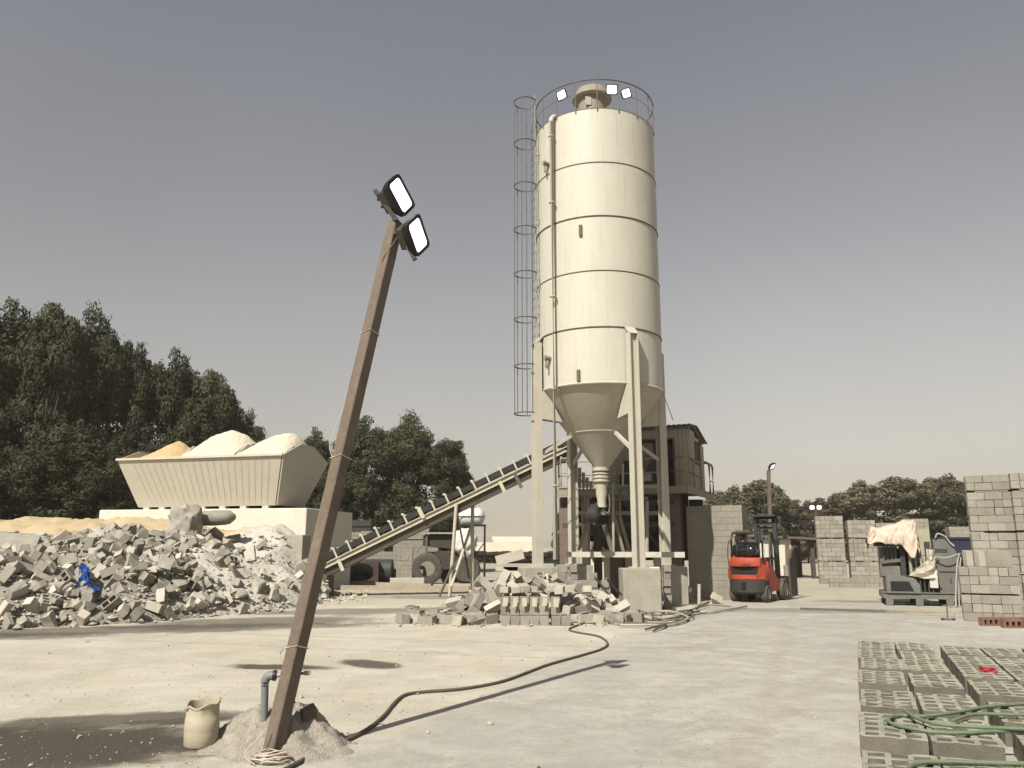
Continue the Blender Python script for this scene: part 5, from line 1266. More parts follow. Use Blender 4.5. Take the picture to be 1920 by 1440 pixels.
# red tail: lower lip, two cheeks, upper bonnet round a dark grille
b = fb(); b.loft(cw(-.03, .60, .66, .84, .32)); b.build('tail_lip', 'red', fk, smooth=35)
for s in (-1, 1):
    b = fb(); b.loft([[(s * .60, .30, .80), (s * .60, .75, .80), (s * .36, .62, .80), (s * .40, .03, .80)], [(s * .60, .31, 1.02), (s * .58, .75, 1.02), (s * .38, .62, 1.02), (s * .46, .10, 1.02)], [(s * .50, .36, 1.16), (s * .50, .75, 1.16), (s * .36, .62, 1.16), (s * .44, .22, 1.16)]]); b.build('cheek', 'red', fk, smooth=30)
b = fb(); r_ = []
for z, hw, y0 in ((1.10, .50, .02), (1.22, .50, .0), (1.34, .48, .03), (1.37, .44, .08)):
    ring = [(t * hw, y0 + .16 * abs(t) ** 2.6, z) for t in np.linspace(-1, 1, 11)] + [(hw, .8, z), (-hw, .8, z)]; r_.append(ring)
b.loft(r_); bn = b.build('bonnet', 'red', fk, smooth=35)
b = fb()
for k, w in enumerate((.035, .03, .035, .03, .035, .03)): b.box((-.03 + k * .052, -.003 + .02 * ((-.03 + k * .052) / .5) ** 2, 1.16), (w, .008, .045))
b.build('lettering', 'maroon', bn, smooth=0)
b = fb(); b.box((0, .22, .96), (.86, .14, .3)); gr = b.build('grille', 'black', fk, smooth=0)
b = fb()
for k in range(6): b.box((0, .142, .85 + k * .045), (.84, .012, .012))
b.build('slats', 'charcoal', gr, smooth=0)
# body sides, step, fenders
b = fb()
for s in (-1, 1): b.prism([(s * .56, .72, .32), (s * .56, 1.95, .32), (s * .56, 1.95, .62), (s * .56, 1.5, .72), (s * .56, 1.15, 1.1), (s * .56, .72, 1.25)], (0, 0, 0), (-s * .12, 0, 0))
b.box((0, 1.4, .45), (.9, 1.1, .26)); b.build('body', 'red', fk, smooth=0)
b = fb(); b.box((0, .95, 1.24), (.92, .5, .16)); b.build('engine_cover', 'charcoal', fk, smooth=0)
b = fb(); b.box((.0, 1.02, 1.42), (.5, .5, .14)); b.loft([[(-.25, .82, 1.48), (.25, .82, 1.48), (.25, .92, 1.48), (-.25, .92, 1.48)], [(-.24, .70, 1.86), (.24, .70, 1.86), (.24, .78, 1.86), (-.24, .78, 1.86)]]); b.build('seat', 'black', fk, smooth=30, bevel=.02)
# gas bottle lying across the tail
b = fb(); b.M = FM @ Matrix.Translation((-.06, .38, 1.58)) @ Matrix.Rotation(PI / 2, 4, 'Y'); b.lathe([(.02, -.40), (.12, -.385), (.185, -.33), (.20, -.26), (.20, .26), (.185, .33), (.12, .385), (.02, .4)], (0, 0, 0), 24)
gb = b.build('gas_bottle', 'gloss', fk, smooth=60)
b = fb()
for x in (-.24, .12): b.M = FM @ Matrix.Translation((x, .38, 1.58)) @ Matrix.Rotation(PI / 2, 4, 'Y'); b.ring((0, 0, 0), .205, .015, 24)
b.M = FM; b.box((.36, .38, 1.58), (.08, .1, .1)); b.build('straps', 'charcoal', gb)
b = fb(); b.lathe([(.02, 1.36), (.062, 1.37), (.065, 1.5), (.058, 1.52), (.065, 1.54), (.065, 1.74), (.045, 1.80), (.01, 1.82)], (.46, .52, 0), 16); b.build('white_canister', 'white', fk)
# overhead guard
b = fb(); HG = 2.14
for s in (-1, 1):
    b.tube([(s * .50, .42, 1.2), (s * .50, .45, 1.9), (s * .49, .52, HG - .05), (s * .48, .60, HG)], .035, 8)
    b.tube([(s * .50, 1.85, .7), (s * .49, 1.72, 1.5), (s * .48, 1.52, HG - .04), (s * .48, 1.45, HG)], .035, 8)
    b.bar((s * .48, .55, HG), (s * .48, 1.5, HG), .07, .07)
for k in range(7): b.bar((-.48, .58 + k * .15, HG + .01), (.48, .58 + k * .15, HG + .01), .05, .05)
b.build('overhead_guard', 'charcoal', fk)
b = fb(); b.box((-.22, 1.0, HG + .06), (.5, .55, .035)); b.build('guard_sheet', 'brown', fk, smooth=0)
for s, x in ((-1, -.62), (1, .60)):
    b = fb(); b.tube([(s * .5, 1.6, 1.75), (x, 1.6, 1.85)], .014, 6); b.box((x, 1.58, 1.85), (.16, .04, .2)); b.build('mirror', 'black', fk, smooth=30)
b = fb(); b.cyl((-.22, .9, HG - .02), (-.22, .9, HG - .2), .05, n=12); b.build('beacon', 'black', fk)
b = fb(); b.box((-.3, .55, 1.95), (.2, .12, .18)); b.build('work_lamp', 'black', fk, smooth=0)
b = fb(); b.tube(catmull([(-.62, .5, .95), (-.66, .5, 1.4), (-.62, .5, 1.8), (-.5, .5, 1.95)]), .012, 6); b.build('whip_aerial', 'black', fk)
# steering wheel and column
b = fb(); b.cyl((0, 1.72, 1.0), (0, 1.55, 1.52), .04, n=10); b.ring((0, 1.54, 1.54), .17, .016, 24, (0, -.35, 1)); b.build('steering_wheel', 'black', fk)
# wheels
def wheel(x, y, r, w):
    b = fb(); b.M = FM @ Matrix.Translation((x, y, r)) @ Matrix.Rotation(PI / 2, 4, 'Y')
    b.lathe([(r * .58, -w / 2), (r * .9, -w / 2), (r, -w * .32), (r, w * .32), (r * .9, w / 2), (r * .58, w / 2)], (0, 0, 0), 32, caps=False)
    wh = b.build('wheel', 'tyre', fk, smooth=30)
    b = fb(); b.M = FM @ Matrix.Translation((x, y, r)) @ Matrix.Rotation(PI / 2, 4, 'Y'); b.lathe([(.02, -w * .3), (r * .3, -w * .34), (r * .5, -w * .3), (r * .58, -w * .46), (r * .58, w * .46), (r * .5, w * .3), (r * .3, w * .34), (.02, w * .3)], (0, 0, 0), 24); b.build('rim', 'galv_l', wh, smooth=30)
for s in (-1, 1): wheel(s * .50, .55, .27, .2); wheel(s * .54, 2.05, .35, .24)
# mast, raised inner frame, carriage and clamp plates
b = fb()
for s in (-1, 1): b.box((s * .33, 2.35, 1.32), (.10, .16, 2.36)); b.box((s * .25, 2.40, 1.55), (.06, .12, 2.2))
for z in (.5, 1.3, 2.46): b.box((0, 2.32, z), (.72, .08, .1))
b.cyl((.16, 2.33, .3), (.16, 2.33, 2.2), .04, n=10); b.cyl((-.16, 2.33, .3), (-.16, 2.33, 2.2), .04, n=10); b.build('mast', 'green_d', fk, smooth=0)
b = fb()
for z in (2.32, 2.66): b.bar((-.52, 2.42, z), (.52, 2.42, z), .07, .08)
for x in (-.48, -.3, .3, .48): b.bar((x, 2.42, 2.3), (x, 2.42, 2.68), .05, .05)
b.bar((-.4, 2.2, 2.72), (.4, 2.2, 2.72), .3, .05); b.build('load_backrest', 'green_d', fk, smooth=0)
for s in (-1, 1):
    b = fb(); b.prism([(s * .62, 2.5, .12), (s * .62, 3.2, .12), (s * .62, 3.2, 1.3), (s * .62, 2.95, 1.55), (s * .62, 2.5, 1.3)], (0, 0, 0), (s * .06, 0, 0))
    if s > 0: b.tube(catmull([(.66, 2.62, 1.28), (.66, 2.75, 1.5), (.68, 2.95, 1.66), (.70, 3.2, 1.70), (.7, 3.32, 1.62)]), [.05] * 33, 8)
    b.build('clamp_arm', 'maroon', fk, smooth=30)
b = fb(); b.box((0, 2.52, .55), (1.2, .08, .4)); b.build('carriage', 'black', fk, smooth=0)
for s in (-1, 1):
    b = fb(); b.box((s * .25, 2.62, .45), (.12, .05, .8)); b.box((s * .25, 3.1, .07), (.12, 1.0, .045)); b.build('fork', 'black', fk, smooth=0)

# ================================================================ block making machine
mx_ = G(1650, 1135); MMX = TR(mx_.x, 24.6, 0, -R(20))
ma = thing('block_machine', 'grey green concrete block making machine under a pink cover cloth', 'machine', (mx_.x + 1.2, 25, 0))
def m_(): return MB(MMX)
b = m_()
for y in (.0, 1.5):
    b.box((1.32, y, .30), (2.36, .03, .16)); b.box((1.32, y, .375), (2.36, .12, .025)); b.box((1.32, y, .215), (2.36, .12, .025))
    for x in (.3, 1.1, 1.9, 2.4): b.box((x, y, .10), (.2, .14, .2))
for x in (.2, 1.3, 2.45): b.box((x, .75, .29), (.14, 1.40, .16))
b.build('base_frame', 'green', ma, smooth=0, bevel=.012)
b = m_(); b.prism([(.25, -.08, .36), (.25, -.08, .86), (1.0, -.08, .80), (1.15, -.08, .62), (1.15, -.08, .36)], (0, 0, 0), (0, .06, 0)); b.box((.28, .45, .6), (.06, .98, .5)); b.box((.62, .5, .83), (.74, .86, .05))
b.build('feed_box', 'green', ma, smooth=0, bevel=.008)
b = m_(); b.prism([(.36, -.085, .42), (.36, -.085, .70), (.86, -.085, .70), (.98, -.085, .42)], (0, 0, 0), (0, -.004, 0)); b.build('opening_shade', 'dark', ma, smooth=0)  # dark plate painted as the shaded inside of the feed box
b = m_()
for k in range(7): b.box((.86 + k * .105, .12, .60), (.035, .3, .42))
b.box((1.2, .16, .84), (.8, .4, .05)); b.box((1.2, .16, .38), (.8, .4, .05)); b.build('mould_box', 'green_d', ma, smooth=0)
for x, m__ in ((.78, 'green_d'), (1.0, 'galv'), (1.48, 'green_d')):
    b = m_(); b.box((x, .3, 1.15), (.14, .16, 1.4)); b.build('guide_column', m__, ma, smooth=0, bevel=.01)
for x in (.98, 1.13, 1.27):
    b = m_(); b.cyl((x, .2, .86), (x, .2, 1.45), .035, n=10); b.build('ram', 'galv_l', ma)
b = m_(); b.box((.42, .65, 1.25), (.5, .5, .9)); b.box((.42, .36, .98), (.56, .1, .3)); b.build('hydraulic_box', 'green', ma, smooth=0, bevel=.01)
b = m_()
for k in range(4): b.cyl((.28 + k * .11, .34, 1.3), (.30 + k * .1, .34, 1.78), .03, n=8)
b.box((.5, .32, 1.28), (.62, .2, .09), 0, Matrix.Rotation(-.12, 3, 'Y')); b.build('springs', 'galv', ma, smooth=30)
b = m_(); b.box((.5, .55, 1.85), (.9, .7, .28)); b.loft([[(0.1, .25, 1.9), (1.05, .25, 1.9), (1.05, 1.05, 1.9), (.1, 1.05, 1.9)], [(0, .12, 2.0), (1.1, .12, 2.25), (1.1, 1.1, 2.25), (0, 1.1, 2.0)]]); b.build('hopper', 'green_d', ma, smooth=0)
b = m_(); b.box((1.36, .55, 1.72), (.5, .05, 1.0)); b.box((1.40, .52, 1.75), (.3, .02, .6)); b.build('back_plate', 'yellowish', ma, smooth=0)
b = m_(); po = [(1.66, .35, .36), (1.66, .35, 1.92), (2.02, .35, 1.92), (2.38, .35, 1.36), (2.46, .35, .36)]; b.prism(po, (0, 0, 0), (0, .9, 0)); fr_ = b.build('side_housing', 'green', ma, smooth=0, bevel=.012)
b = m_()
for z in (1.62, 1.56, .98): b.box((1.84 + (.2 if z < 1 else 0), .345, z), (.36 if z > 1 else .6, .03, .025))
for z in (.5, 1.3): b.cyl((1.74, .36, z), (1.74, .33, z), .035, n=10)
b.box((2.02, .345, .72), (.03, .02, .14)); b.build('housing_trim', 'green_d', fr_, smooth=0)
b = m_(); b.box((1.0, 1.12, 1.0), (1.4, .05, 1.3)); b.box((1.3, 1.0, .7), (2.1, .06, .7)); b.build('rear_panel', 'green_d', ma, smooth=0)
b = m_(); b.cyl((.95, .7, .95), (1.5, .7, .95), .2, n=18); b.box((1.2, .75, 1.35), (.4, .4, .4)); b.build('vibrator_motor', 'galv', ma, smooth=30)
b = m_(); b.box((1.56, .3, 1.0), (.09, .5, 1.2)); b.build('dark_shield', 'black', ma, smooth=0)
b = m_(); b.cyl((2.42, .1, .45), (2.62, .1, .45), .12, n=16); b.box((2.5, .1, .25), (.3, .3, .16)); b.box((2.52, .15, .62), (.2, .22, .2)); b.build('pump_motor', 'green_d', ma, smooth=30)
b = m_(); b.box((2.35, .28, 1.42), (.2, .2, .24)); b.box((2.35, .17, 1.44), (.12, .03, .12)); b.build('control_box', 'green_d', ma, smooth=0, bevel=.01)
b = m_(); b.tube(catmull([(1.72, .3, 1.95), (1.8, .28, 2.08), (1.98, .28, 2.0), (2.1, .3, 1.82), (2.2, .28, 1.72)]), .025, 8)
b.tube(catmull([(1.62, .2, 1.42), (1.9, .1, 1.38), (2.15, .1, 1.45), (2.3, .2, 1.5)]), .018, 8); b.build('machine_hoses', 'galv_l', ma)
b = m_(); b.tube(catmull([(2.3, .15, 1.5), (2.2, -.05, 1.3), (2.1, -.12, .8), (2.03, -.2, .3), (1.98, -.3, .03), (1.8, -.4, .03)]), .022, 8); b.tube(catmull([(2.32, .15, 1.4), (2.2, -.05, .9), (2.12, -.15, .3), (2.1, -.25, .03), (2.2, -.35, .03)]), .018, 8)
o = tag(b.build('machine_hose', 'galv_l'), 'pair of pale hoses hanging down the front of the grey green machine', 'hose')
# cover cloth draped over the hopper: top sheet and hanging skirts, creased
def cover(u, v):
    """u along x, v across from front skirt over the top to the back"""
    x = -.16 + 1.38 * u
    top = 2.27 + .18 * sst(.1, .95, u) - .34 * (1 - sst(0, .13, u)) ** 1.5 - .02 * math.sin(u * PI * 2.2)
    hem = (1.78 + .03 * math.sin(u * 9)) - .42 * sst(.62, .86, u) + .25 * sst(.9, 1., u)
    if v < .35: t = v / .35; y = -.02 - .07 * (1 - t) * (1 + .6 * math.sin(u * 23)); z = hem + (top - .05 - hem) * t
    elif v < .65: t = (v - .35) / .3; y = -.02 + 1.2 * t; z = top - .05 + .05 * math.sin(t * PI) + .03 * math.sin(u * 7 + t * 4)
    else: t = (v - .65) / .35; y = 1.2 + .06 * t; z = top - .05 - t * .4
    if u > .9: x -= (u - .9) * .4 * (1 - min(v, 1 - v) * 2)
    cr = .05 * fbm(u * 3.2, v * 4.5, 1, 4, 2.) + .07 * (.35 - abs(fbm(u * 5 + v * 2.5, v * 2.2 - u, 1, 4, 8.))) + .04 * (.3 - abs(fbm(u * 9 - v * 4, v * 3, 1, 3, 18.)))
    return Vector((x, y - cr * 1.2, z + cr))
b = m_(); b.grid(cover, 70, 50)
def endflap(u, v):
    y = -.05 + 1.25 * u; zt = 2.34; z = zt - v * (.85 - .5 * u) + .03 * fbm(u * 3, v * 3, 1, 3); x = 1.16 + .06 * math.sin(u * 10) * v + .05 * v + .04 * fbm(u * 4, v * 4, 1, 3)
    return Vector((x, y, z))
b.grid(endflap, 24, 20)
cl = tag(b.build('cover_cloth', 'cloth', smooth=0), 'creased pale pink cover cloth draped over the machine hopper', 'cloth')
for p in cl.data.polygons: p.use_smooth = True
cl.modifiers.new('thick', 'SOLIDIFY').thickness = .008
def foil(u, v):
    z = 1.62 - .78 * v; wl = .17 + .42 * sst(.35, 1, v) * (1 - u) 
    x = 1.62 - wl * 1.25 + (wl * 1.25 + .02) * u; y = .1 - .14 * math.sin(u * PI) - .12 * v
    cr = .06 * fbm(u * 3 + v * 3, v * 5, 1, 4, 3.) + .05 * math.sin(u * 9 + v * 14) * v
    return Vector((x, y - cr, z + cr * .6 - .1 * v * u))
b = m_(); b.grid(foil, 40, 40); fo = tag(b.build('plastic_cover', 'foil', smooth=0), 'shiny crumpled clear plastic sheet hanging on the machine controls', 'plastic sheet'); fo.modifiers.new('thick', 'SOLIDIFY').thickness = .006
for p in fo.data.polygons: p.use_smooth = True
b = m_(); b.box((1.52, -.06, .7), (.22, .1, .36), 0, Matrix.Rotation(.15, 3, 'X')); tag(b.build('paper_sack', 'white', smooth=0, bevel=.02), 'white sack leaning below the plastic sheet on the machine', 'sack')
# timber strips on the ground by the machine
for k, (xa, ya, xb, yb) in enumerate(((1668, 1146, 1800, 1150), (1700, 1152, 1790, 1156), (1500, 1143, 1660, 1148))):
    b = MB(); p0, p1 = G(xa, ya), G(xb, yb); b.bar(p0 + Vector((0, 0, .03)), p1 + Vector((0, 0, .03)), .06, .05, (0, 0, 1)); tag(b.build('timber_strip', 'wood' if k < 2 else 'galv', smooth=0), ['long timber strip on the ground along the machine base', 'shorter timber strip in front of the machine base', 'long thin bar lying on the yard left of the machine'][k], 'timber')
b = MB(); p = G(1777, 1163); b.tube([p + Vector((-.15, 0, .03)), p + Vector((.15, -.05, .03))], .03, 8); b.cyl(p + Vector((0, 0, .05)), p + Vector((0, -.02, .32)), .015, n=8); tag(b.build('squeegee', 'galv'), 'short handled scraper lying at the end of the machine hoses', 'scraper')
# navy skip
b = MB(); q = P(1760, 1015, 30); x0_ = q.x; b.loft([[(x0_ + .5, 30, .6), (x0_ + 1.5, 30, .6), (x0_ + 1.5, 31.3, .6), (x0_ + .5, 31.3, .6)], [(x0_, 30, 2.0), (x0_ + 1.6, 30, 2.0), (x0_ + 1.6, 31.3, 2.0), (x0_, 31.3, 2.0)]]); b.bar((x0_ - .02, 29.98, 2.01), (x0_ + 1.62, 29.98, 2.01), .06, .08); b.box((x0_ + 1, 30.6, .3), (.9, 1, .6))
tag(b.build('steel_skip', 'navy', smooth=0), 'dark navy steel skip behind the machine and the tall block stack', 'skip')

# ================================================================ far buildings, tank, lamps, tyres
hut = thing('white_hut', 'low white hut with brown roof edge and dark doorway behind the forklift', 'hut', (P(1480, 1080, 44.7).x, 46, 0))
x0_, x1_, x2_ = P(1408, 1080, 44.7).x, P(1487, 1080, 44.7).x, P(1532, 1080, 44.7).x
b = MB(); b.box(((x0_ + x1_) / 2, 46.5, 1.05), (x1_ - x0_, 3.6, 2.1)); b.build('wall', 'grime_white', hut, smooth=0)
b = MB(); b.box(((x1_ + x2_) / 2 + .002, 47.6, 1.0), (x2_ - x1_, 1.4, 2.0)); b.build('porch', 'maroon', hut, smooth=0)
b = MB(); b.box((x2_ - .1, 44.9, 1.0), (.2, .2, 2.0)); b.build('post', 'maroon', hut, smooth=0)
for k in range(2):
    b = MB(); b.box((x1_ + .28 + k * .5, 46.86, .95), (.42, .06, 1.8)); b.build('door', 'brown', hut, smooth=0)
b = MB(); b.prism([(x0_ - .2, 44.4, 2.24), (x2_ + .2, 44.4, 2.06), (x2_ + .2, 44.4, 2.17), (x0_ - .2, 44.4, 2.36)], (0, 0, 0), (0, 4.4, .1)); b.build('roof', 'brown', hut, smooth=0)
# water tank on its stand
tk = thing('water_tank', 'white water tank on a thin black steel stand behind the conveyor', 'water tank', (P(880, 1050, 40).x, 40, 0))
c = P(884, 969, 40)
b = MB(); b.M = Matrix.Translation(c) @ Matrix.Rotation(PI / 2, 4, 'Y'); b.lathe([(.02, -.66), (.22, -.63), (.38, -.52), (.45, -.36), (.45, .36), (.38, .52), (.22, .63), (.02, .66)], (0, 0, 0), 28); b.build('tank', 'tank', tk, smooth=60)
b = MB()
for dx in (-.5, .66):
    for dy in (-.4, .4): b.bar((c.x + dx, c.y + dy, 0), (c.x + dx, c.y + dy, c.z - .38), .07, .07)
for dy in (-.4, .4): b.bar((c.x - .55, c.y + dy, c.z - .42), (c.x + .72, c.y + dy, c.z - .42), .08, .08)
b.bar((c.x - .7, c.y - .46, c.z), (c.x + .7, c.y - .46, c.z), .04, .04); b.bar((c.x - .5, c.y - .4, .3), (c.x + .66, c.y - .4, 1.9), .05, .05); b.build('stand', 'black', tk, smooth=0)
# sacks below the tank
q = P(868, 1010, 39.2)
tag(lump('sack_pile', 'white', (q.x + .1, 39.3, 1.9), (.55, .4, .62), 6, .3), 'pale bulk sack hanging below the white water tank', 'sack')
# parked loader in the shade: body, bonnet, cab, tyres
lx = P(852, 1090, 38.6).x
ld_ = thing('wheel_loader', 'dark dusty wheel loader parked in shade behind the conveyor legs', 'loader', (lx, 39.6, 0))
b = MB(); b.box((lx, 39.9, 1.05), (2.0, 1.3, .9)); b.prism([(lx - 1.6, 39.3, 1.75), (lx + .8, 39.3, 1.45), (lx + .8, 39.3, 2.3), (lx - 1.6, 39.3, 2.25)], (0, 0, 0), (0, 1.2, 0)); b.build('body', 'deck', ld_, smooth=0, bevel=.04)
b = MB(); b.box((lx - .4, 39.8, 2.34), (2.4, 1.5, .07)); b.build('roof', 'galv_l', ld_, smooth=0)
for x in (lx - 1.4, lx + .6):
    b = MB(); b.bar((x, 39.2, 1.4), (x, 39.2, 2.3), .09, .09); b.build('cab_post', 'galv', ld_, smooth=0)
for x in (lx + .55, lx - .3):
    b = MB(); b.M = Matrix.Translation((x, 39.1 + (.9 if x < lx else 0), .64)) @ Matrix.Rotation(PI / 2, 4, 'X') @ Matrix.Rotation(.2, 4, 'Y'); b.lathe([(.36, -.22), (.55, -.24), (.64, -.15), (.64, .15), (.55, .24), (.36, .22)], (0, 0, 0), 30); b.build('wheel', 'tyre', ld_, smooth=30)
def tyre(c, r, w, rx, rz, lbl):
    b = MB(); b.M = Matrix.Translation(c) @ Matrix.Rotation(rz, 4, 'Z') @ Matrix.Rotation(PI / 2 + rx, 4, 'X')
    b.lathe([(r * .5, -w * .42), (r * .8, -w / 2), (r * .95, -w * .42), (r, -w * .25), (r, w * .25), (r * .95, w * .42), (r * .8, w / 2), (r * .5, w * .42), (r * .53, w * .3), (r * .72, w * .2), (r * .72, -w * .2), (r * .53, -w * .3), (r * .5, -w * .42)], (0, 0, 0), 36, caps=False)
    b.M = b.M
    for k in range(28):
        t = 2 * PI * k / 28; b.box((math.cos(t) * r * .985, math.sin(t) * r * .985, w * .12 * (1 if k % 2 else -1)), (.05, .06, w * .5), 0, Matrix.Rotation(t, 3, 'Z'))
    tag(b.build('loader_tyre', 'tyre', smooth=40), lbl, 'tyre')
q = G(805, 1093); tyre((q.x, 38.4, .70), .72, .46, .10, .1, 'big dusty loader tyre leaning upright against the block stack')
q = G(695, 1090); tyre((q.x, 38.6, .52), .55, .42, 1.05, .2, 'smaller tyre lying tilted in shade under the conveyor')
b = MB(); q = G(765, 1094); b.box((q.x + .25, 36.6, .17), (1.5, .6, .34), R(8)); tag(b.build('kerb_block', 'block_pale', smooth=0, bevel=.02), 'long pale concrete kerb block lying left of the big tyre', 'kerb block')
b = MB(); q = G(765, 1075); b.M = TR(q.x, 40.4, .55); b.cyl((-.9, 0, 0), (.9, 0, 0), .55, n=24); tag(b.build('steel_drum', 'green_d'), 'dark horizontal steel drum between the tyres behind the conveyor', 'drum')
for k, (xa, ya, xb, yb) in enumerate(((626, 1097, 810, 1103), (640, 1106, 880, 1108))):
    b = MB(); p0, p1 = G(xa, ya), G(xb, yb); b.bar(p0 + Vector((0, 0, .09)), p1 + Vector((0, 0, .09)), .2, .18, (0, 0, 1)); tag(b.build('long_timber', 'wood', smooth=0), ['long pale timber on the ground behind the conveyor foot', 'long timber nearest the conveyor trestle on the ground'][k], 'timber')
pts, szs = [], []
for k in range(260):
    q = G(rng.uniform(598, 690), rng.uniform(1108, 1128)); s_ = .02 + .06 * rng.random() ** 2; pts.append((q.x, q.y, s_ * .4)); szs.append(s_)
kind(tag(stones('rubble_debris', 'cement', pts, szs, 31), 'pale crumbs spilled on the ground right of the lamp post', 'rubble'), 'stuff')
b = MB(); q = P(655, 1060, 40); b.box((q.x, 39.6, .5), (3.0, .5, 1.0), R(4)); b.box((q.x - 1.0, 39.3, .55), (.08, .1, 1.1)); b.box((q.x + .5, 39.3, .55), (.08, .1, 1.1))
tag(b.build('steel_trough', 'rust_dark', smooth=0), 'low dark rusty steel trough under the lower end of the conveyor', 'trough')
b = MB(); q = P(655, 985, 47); b.box((q.x, 47.5, 1.6), (2.6, 1.6, 3.2)); b.box((q.x, 46.67, 2.9), (2.6, .06, .1)); tag(b.build('dark_container', 'green_d', smooth=0), 'dark green container behind the block stacks right of the post', 'container')
# far boundary: pale wall, hedge and low roofs
b = MB(); x0_, x1_ = P(640, 1020, 110).x, P(1010, 1020, 110).x; b.box(((x0_ + x1_) / 2, 110, 1.15), (x1_ - x0_, .3, 2.3)); tag(b.build('boundary_wall', 'grime_white', smooth=0), 'far pale boundary wall seen between the tank and the silo', 'wall')
b = MB(); x0_, x1_ = P(925, 1020, 150).x, P(1005, 1020, 150).x; b.loft([[(x0_, 150, 0), (x1_, 150, 0), (x1_, 160, 0), (x0_, 160, 0)], [(x0_, 150, 2.6), (x1_, 150, 2.6), (x1_, 160, 2.6), (x0_, 160, 2.6)], [(x0_ - .5, 155, 3.6), (x1_ + .5, 155, 3.6), (x1_ + .5, 155.2, 3.6), (x0_ - .5, 155.2, 3.6)]]); tag(b.build('far_shed', 'grime_white', smooth=0), 'long pale low shed beyond the far boundary wall', 'shed')
b = MB(); b.box((P(1330, 1030, 95).x + 40, 95, 1.3), (80, .3, 2.6)); tag(b.build('boundary_wall', 'wallblock', smooth=0), 'far grey boundary wall running behind the stacks and hut', 'wall')
# lamp posts far off
lp = thing('lamp_post', 'tall thin rusty lamp post with one floodlight behind the forklift', 'lamp post', (P(1444, 1080, 42).x, 42, 0))
a_, t_ = P(1446, 1080, 42), P(1441, 882, 42); a_.z = 0
b = MB(); b.bar(a_, t_, .16, .16); b.build('pole', 'rust', lp, smooth=0)
floodlight(t_ + Vector((.18, -.1, .18)), (.6, -.5, -.6), .42, .36, lp, .4, False, .05)
b = MB(); b.bar(t_ - Vector((.1, 0, .05)), t_ + Vector((.25, -.05, .1)), .07, .07); b.build('cross_arm', 'galv', lp, smooth=0)
lp = thing('lamp_post', 'short lamp post with two bright floodlights above the stack by the hut', 'lamp post', (P(1528, 1060, 60).x, 60, 0))
t_ = P(1528, 952, 60); b = MB(); b.bar((t_.x, 60, 0), t_, .16, .16); b.bar(t_ + Vector((-.4, 0, 0)), t_ + Vector((.4, 0, 0)), .06, .1); b.build('pole', 'rust_dark', lp, smooth=0)
for s in (-1, 1): floodlight(t_ + Vector((s * .26, -.12, .02)), (0, -1, -.2), .42, .36, lp, 0, False, .05)

# ================================================================ trees
def crown_mesh(name, seed, h, w, nl, mname='leaf', size=(.13, .26), low=.06, spikes=11):
    r = np.random.default_rng(seed); P_, Sz = [], []
    cl = []
    for k in range(spikes * 6):                             # rounded boughs over a domed envelope
        t = r.uniform(0, 1) ** .85; z = h * (.05 + .83 * t); R_ = w / 2 * math.sqrt(max(.04, 1 - ((z / h - .40) / .62) ** 2)); a = r.uniform(0, 2 * PI)
        rr = R_ * r.uniform(.45, .95) ** .7; cl.append((rr * math.cos(a), rr * math.sin(a), z, w * r.uniform(.075, .15) * (1 - .38 * t)))
    for k in range(spikes * 2):                             # leading shoots at the top
        a = r.uniform(0, 2 * PI); rr = w * .40 * math.sqrt(r.random()); z = h * (1.0 - .62 * (rr / w) - r.uniform(0, .07)); q_ = r.uniform(.42, .72)
        for m_ in range(2): cl.append((rr * math.cos(a) + r.normal(0, .2), rr * math.sin(a) + r.normal(0, .2), z - m_ * q_ * .9, q_ * (1 + .4 * m_)))
    for k in range(8):
        a = r.uniform(0, 2 * PI); cl.append((w * .15 * math.cos(a), w * .15 * math.sin(a), h * r.uniform(.15, .7), w * .2))
    cl = np.array(cl); wt = cl[:, 3] ** 2; wt /= wt.sum(); ci = r.choice(len(cl), nl, p=wt); c = cl[ci]
    d = r.normal(size=(nl, 3)); d /= np.linalg.norm(d, axis=1)[:, None]; d[:, 2] *= .85
    rad = c[:, 3] * (r.uniform(.35, 1, nl) ** .34) * (1 + .3 * (r.random(nl) < .05)) * (1 + .18 * np.sin(d[:, 0] * 7 + ci) * np.sin(d[:, 1] * 6 + ci * 2) + .15 * np.sin(d[:, 2] * 9 + ci))
    pos = c[:, :3] + d * rad[:, None]
    pos[:, 2] = np.maximum(pos[:, 2], .1)
    nn = d * [1, 1, 1.15] + r.normal(size=(nl, 3)) * .45; n1 = np.cross(nn, r.normal(size=(nl, 3))); n1 /= np.linalg.norm(n1, axis=1)[:, None]; n2 = np.cross(n1, nn); n2 /= np.linalg.norm(n2, axis=1)[:, None]
    s = r.uniform(size[0], size[1], nl)[:, None]
    quad = np.stack([pos - n1 * s * .5, pos + n2 * s * .32, pos + n1 * s * .5, pos - n2 * s * .32], 1).reshape(-1, 3)
    quad[:, 2] *= h / np.percentile(quad[:, 2], 99.9)
    me = bpy.data.meshes.new(name); me.vertices.add(len(quad)); me.vertices.foreach_set('co', quad.ravel()); me.loops.add(nl * 4); me.loops.foreach_set('vertex_index', np.arange(nl * 4))
    me.polygons.add(nl); me.polygons.foreach_set('loop_start', np.arange(nl) * 4); me.polygons.foreach_set('loop_total', np.full(nl, 4)); me.update(calc_edges=True)
    at = me.attributes.new('leafv', 'FLOAT', 'FACE'); clv = r.random(len(cl))[ci]; at.data.foreach_set('value', np.clip(.5 * clv + .5 * r.random(nl), 0, 1).astype(np.float32))
    me.materials.append(MT[mname]); return me
